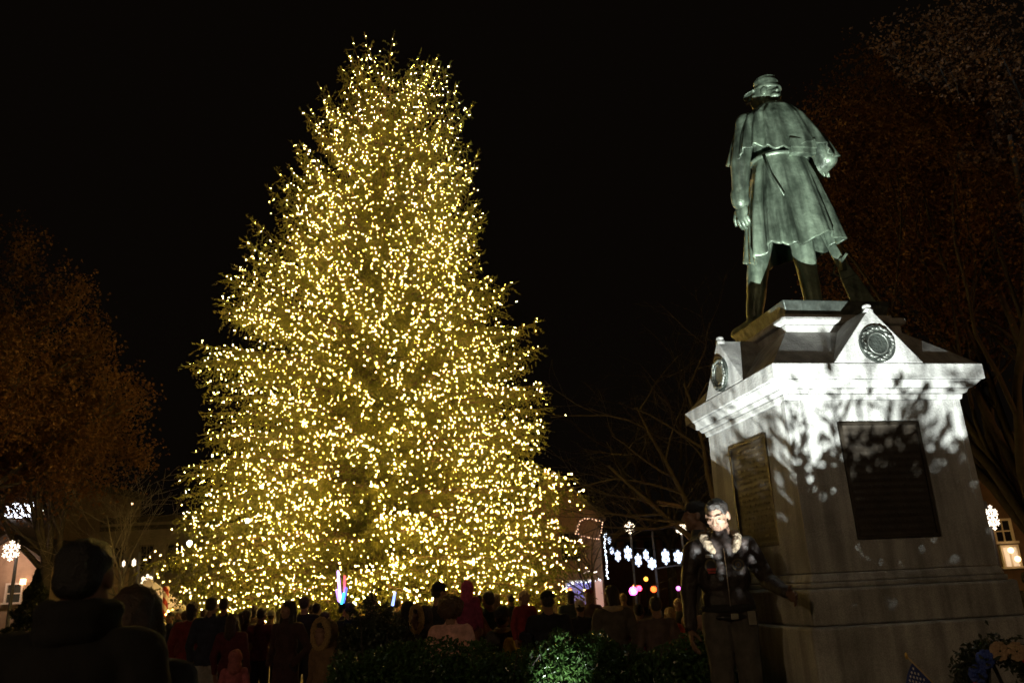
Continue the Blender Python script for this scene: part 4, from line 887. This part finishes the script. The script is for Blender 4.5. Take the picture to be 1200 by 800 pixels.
crowd(812, 702, 12.6, 3.0, 'fair haired person in tan jacket close to the jacketed man', coat=(.20, .13, .07), hair='short', hcol=(.35, .24, .12))
crowd(1203, 668, 11.5, -1.2, 'dark figure cut off by the right edge behind the pedestal', coat=BK, hair='short')
# a second row nearer the tree, mostly hidden
rd = random.Random(77)
rowc = [(.05, .03, .02), (.02, .02, .03), (.10, .02, .02), (.03, .04, .03), (.12, .09, .06), (.02, .02, .02)]
cn = ['brown', 'navy', 'dark red', 'dark green', 'tan', 'black']
nb = ['striped pole', 'navy jacketed man', 'maroon jacketed woman', 'ponytail', 'dark red jacket', 'long haired woman', 'grey cap', 'light grey cap', 'rounded shrub', 'black beanie', 'magenta hood', 'green coated man', 'yellow puffer', 'pale knit hat', 'pink lit wall strip', 'fur collar']
for i, x_ in enumerate((218, 240, 284, 298, 318, 328, 366, 425, 466, 505, 560, 580, 598, 668, 690, 730)):
    q = rd.randrange(6)
    crowd(x_, 705-.047*(x_-300)+rd.uniform(2, 12), rd.uniform(14.8, 17.5), rd.uniform(-.4, .4), 'partly hidden onlooker in %s coat under the spruce, nearest the %s' % (cn[q], nb[i]), coat=rowc[q], hair=rd.choice(('short', 'bob', 'short', 'long')), hcol=rd.choice(((.02, .012, .01), (.08, .045, .02), (.2, .13, .06))), hat=rd.choice((None, None, 'beanie')), hatcol=rd.choice(((.02, .02, .02), (.15, .03, .03), (.2, .2, .2))), voxel=.026)

# ------------------------------------------------------------------ man in the flight jacket
leather = mat('jacket_leather', (.016, .011, .010), .55, 0, .5, 9, .5, 35, col2=(.03, .02, .017))
HX, HY, HZ = at(838, 583, 5.95)[0], 5.95, .462
hero_h = at(838, 583, 5.95)[2]-HZ
he = person('man in dark leather flight jacket with fur collar leaning a hand on the pedestal', (HX, HY, HZ), hero_h, PI-.12, skin=4, pants=(.075, .066, .055), hair='short', hcol=(.012, .008, .006), arms=('down', 'out'), hem=1.02, bulk=1.1, turn=-.38, tilt=.42, voxel=.0095, fine=True, fold=.012, group=None, coatm=leather, seed=3)
tan = mat('collar_fur', (.22, .165, .11), .95, 0, .3, 50, .9, 120)
cl = []
for s in (-1, 1):
    pts = [(0, -.105, 1.50), (s*.075, -.09, 1.505), (s*.115, -.03, 1.50), (s*.118, .045, 1.475), (s*.10, .10, 1.43), (s*.075, .135, 1.385)]
    cl += [cap(0, a, .03 if i < 4 else .034, b_, .034 if i < 4 else .022) for i, (a, b_) in enumerate(zip(pts, pts[1:]))]
blob_obj('fur_collar', blob(cl, .009, 1, .008, 60), tan, he)
mb = MB(); mb.tube([(0, .138, 1.40), (0, .148, 1.25), (0, .15, 1.1), (0, .145, 1.0)], .0035, 5); build('zip', mb, mat('zip_metal', (.4, .36, .3), .35, .8), he)
bl_ = blob([cap(0, (.165*math.cos(q), .125*math.sin(q), 1.0), .03, (.165*math.cos(q+.4), .125*math.sin(q+.4), 1.0), .03) for q in [.4*k for k in range(16)]], .01, 1, .005, 40); blob_obj('knit_waistband', bl_, cloth((.012, .011, .011)), he)
bt = blob([cap(0, (.15*math.cos(q), .115*math.sin(q), .94), .02, (.15*math.cos(q+.4), .115*math.sin(q+.4), .94), .02) for q in [.4*k for k in range(16)]], .009, 1); bo = blob_obj('belt', bt, mat('belt_leather', (.012, .011, .01), .3), he)
mb = MB(); mb.box((-.02, .145, .945), (.05, .012, .04)); mb.box((-.14, .1, .93), (.05, .05, .09)); build('buckle', mb, MATS['zip_metal'], bo, bevel=.004)
def patch(name, c, r, rows, lab, rx=1.0):     # embroidered patches sit just proud of the leather
    p_ = None
    for i, (k, colr) in enumerate(rows):
        mb = MB(); mb.tube([(c[0], c[1]+.004*i, c[2]), (c[0], c[1]+.004*i+.006, c[2])], r*k, 20); mb.v = [(c[0]+(v[0]-c[0])*rx, v[1], v[2]) for v in mb.v]
        q = build(name if i == 0 else 'patch_ring', mb, mat('thread_%d_%d' % (int(c[2]*1000), i), colr, .8), he if i == 0 else p_)
        if i == 0: p_ = q; q['label'] = lab
    return p_
patch('round_patch', (-.085, .138, 1.285), .042, ((1, (.10, .08, .04)), (.8, (.02, .02, .03)), (.5, (.12, .09, .04)), (.3, (.03, .03, .04))), 'round gold rimmed emblem patch on the chest')
pp = patch('shield_patch', (.10, .132, 1.285), .05, ((1, (.20, .05, .03)), (.72, (.45, .30, .16))), 'orange and red squadron patch on the chest', .85)
mb = MB(); mb.box((.10, .150, 1.26), (.06, .006, .016)); mb.box((.10, .1505, 1.24), (.05, .006, .012)); build('patch_bar', mb, mat('thread_bar', (.35, .05, .04), .8), pp)
mb = MB(); mb.box((.105, .137, 1.352), (.05, .006, .022)); w1 = build('name_tag', mb, mat('tag_metal', (.5, .5, .48), .4, .5), he)
HMm = Matrix.Translation((0, .012, 1.632)) @ Matrix.Rotation(-.38, 4, 'Z') @ Matrix.Rotation(-.42, 4, 'X')
for s in (-1, 1):
    mb = MB(); mb.ell((s*.03, .079, .006), (.011, .007, .006), 10, 6); mb.v = [tuple(HMm @ Vector(v)) for v in mb.v]; build('eye', mb, mat('eye_dark', (.02, .015, .012), .2), he, True)
    mb = MB(); mb.tube([(s*.012, .098, .033), (s*.03, .097, .04), (s*.05, .083, .036)], [.002, .0035, .002], 6); mb.v = [tuple(HMm @ Vector(v)) for v in mb.v]; build('eyebrow', mb, hairm((.012, .008, .006)), he, True)
L_, Hh = at_head(815, 586, 7.3, .462)
person('man in dark cap half hidden behind the man in the flight jacket, facing left', L_, Hh, 1.45, coat=(.02, .02, .02), hat='cap', hatcol=(.015, .014, .014), group=None, voxel=.014, seed=12)

# ------------------------------------------------------------------ toy light sticks
stk = [((399, 706), (396, 668), (.55, .35, 1.0), 'tall white violet glowing toy stick above the crowd', .025), ((403.5, 702), (404, 674), (1, .06, .08), 'red glowing toy stick in the bundle', .02),
       ((402, 706), (406, 688), (.05, .12, 1.0), 'short blue glowing toy stick in the bundle', .022), ((400, 707), (403, 694), (.05, .7, .8), 'short cyan glowing toy stick in the bundle', .022),
       ((397, 704), (394, 690), (.35, .2, 1.0), 'short violet glowing toy stick leaning left in the bundle', .018), ((460, 709), (463, 693), (.25, .35, 1.0), 'single blue glowing toy stick right of the bundle', .022)]
for (a, b_, c_, lab, r_) in stk:
    p0, p1 = Vector(at(*a, 12.5)), Vector(at(*b_, 12.4)); o = thing('light_stick', lab, 'toy stick', p0, 0, 'glowing toy sticks'); d = p1-p0
    mb = MB(); mb.tube([d*.02, d*.97, d], [r_, r_*.8, r_*.3], 8); build('blade', mb, emit('stick_%s' % lab[:24], c_, 2.6), o, True)
    mb = MB(); mb.tube([-d.normalized()*.14, d*.02], r_*.9, 8); build('handle', mb, MATS['black_metal'], o)

# ------------------------------------------------------------------ small flag and flowers at the monument
f0, f1 = Vector(at(1062, 768, 5.2)), Vector(at(1100, 806, 5.15)); fd = f1-f0
fl = thing('small_flag', 'small stars and stripes stick flag at the foot of the monument', 'flag', f0)
mb = MB(); mb.tube([(0, 0, 0), fd*1.0, fd*1.0+Vector((.28, .06, -.95+.0))], [.005, .005, .004], 7); build('stick', mb, mat('stick_wood', (.5, .38, .2), .5), fl)
mb = MB(); mb.ell((0, 0, 0), (.009, .009, .02), 8, 6); build('gold_tip', mb, mat('gold', (.8, .55, .15), .3, .8), fl, True)
un = fd.normalized(); dn = Vector((-.25, .1, -1)); dn = (dn - un*dn.dot(un)*.3).normalized()
NU, NV = 26, 20; V, Fq, mi = [], [], []
for i in range(NU+1):
    for j in range(NV+1):
        u, v = i/NU, j/NV; q = un*(.045+.28*v) + dn*(.42*u) + Vector((0, 1, 0))*.02*math.sin(u*9+v*3); V.append(tuple(q))
for i in range(NU):
    for j in range(NV):
        Fq.append((i*(NV+1)+j, (i+1)*(NV+1)+j, (i+1)*(NV+1)+j+1, i*(NV+1)+j+1)); mi.append(2 if (i < 11 and j < 11) else (0 if int(j*13/NV) % 2 == 0 else 1))
me = bpy.data.meshes.new('flag_cloth'); me.from_pydata(V, [], Fq); me.polygons.foreach_set('material_index', np.array(mi, np.int32)); me.update()
fc = link_mesh('flag_cloth', me, [mat('flag_red', (.45, .03, .04), .8), mat('flag_white', (.75, .75, .75), .8), mat('flag_blue', (.03, .05, .20), .8)], fl, True)
mb = MB()
for r_ in range(7):
    for c_ in range(6 if r_ % 2 == 0 else 5):
        u, v = (.04+.36*(c_+(.5 if r_ % 2 else 0)+.3)/6.2), (.04+.50*(r_+.4)/7); q = un*(.045+.28*v) + dn*(.42*u) + Vector((0, 1, 0))*(.02*math.sin(u*9+v*3)-.004)
        pts = [q + (un*math.cos(t)+dn*math.sin(t))*(.0095 if k % 2 == 0 else .004) for k, t in enumerate([2*PI*k/10 for k in range(10)])]; mb.add(pts, [tuple(range(10))])
build('stars', mb, MATS['flag_white'], fc)
ws = thing('flower_wreath', 'dark wreath with red, tan and blue flowers on an easel by the monument', 'wreath', (at(1172, 770, 5.0)[0], 5.0, 0))
wc = Vector(at(1172, 790, 5.0)) - ws.location; n = 3200
q = rng.uniform(0, 2*PI, n); rr = .20+rng.normal(0, .035, n); P = np.stack([wc.x+np.cos(q)*rr, rng.normal(0, .05, n), wc.z-.06+np.sin(q)*rr], 1)
tri_mesh('greenery', leaf_quads(P, .045, .4), leafd, ws)
rd = random.Random(6); petm = [mat('petal_red', (.5, .02, .04), .6), mat('petal_tan', (.38, .26, .16), .7), mat('petal_blue', (.03, .06, .28), .6)]
pal = [0, 0, 1, 1, 2, 2, 2]
for k in range(13):
    a = k*2*PI/13+.3; c = wc+Vector((math.cos(a)*.2, -.09, math.sin(a)*.2-.06)); mb = MB(); ci = 0 if -.6 < a-1.0 < .2 else (1 if 0 <= a-1.2 < 1.0 else pal[rd.randrange(7)])
    for r_, m_, n2 in ((.05, .9, 9), (.034, .6, 7), (.018, .3, 5)):
        for j in range(n2):
            t = 2*PI*j/n2+r_*50; mb.ell(c+Vector((math.cos(t)*r_*.7, -.02*(1-m_)-.012, math.sin(t)*r_*.7)), (r_*.45, .008, r_*.45), 7, 4, 0, Matrix.Rotation(.5*math.sin(t), 3, 'X'))
    build('flower', mb, petm[ci], ws, True)
for dx, dy in ((-.28, -.1), (.28, -.1), (0, .45)):
    mb = MB(); mb.tube([wc+Vector((0, .08, .1)), Vector((wc.x+dx, dy+.08, 0))], .012, 6); build('easel_leg', mb, MATS['black_metal'], ws)
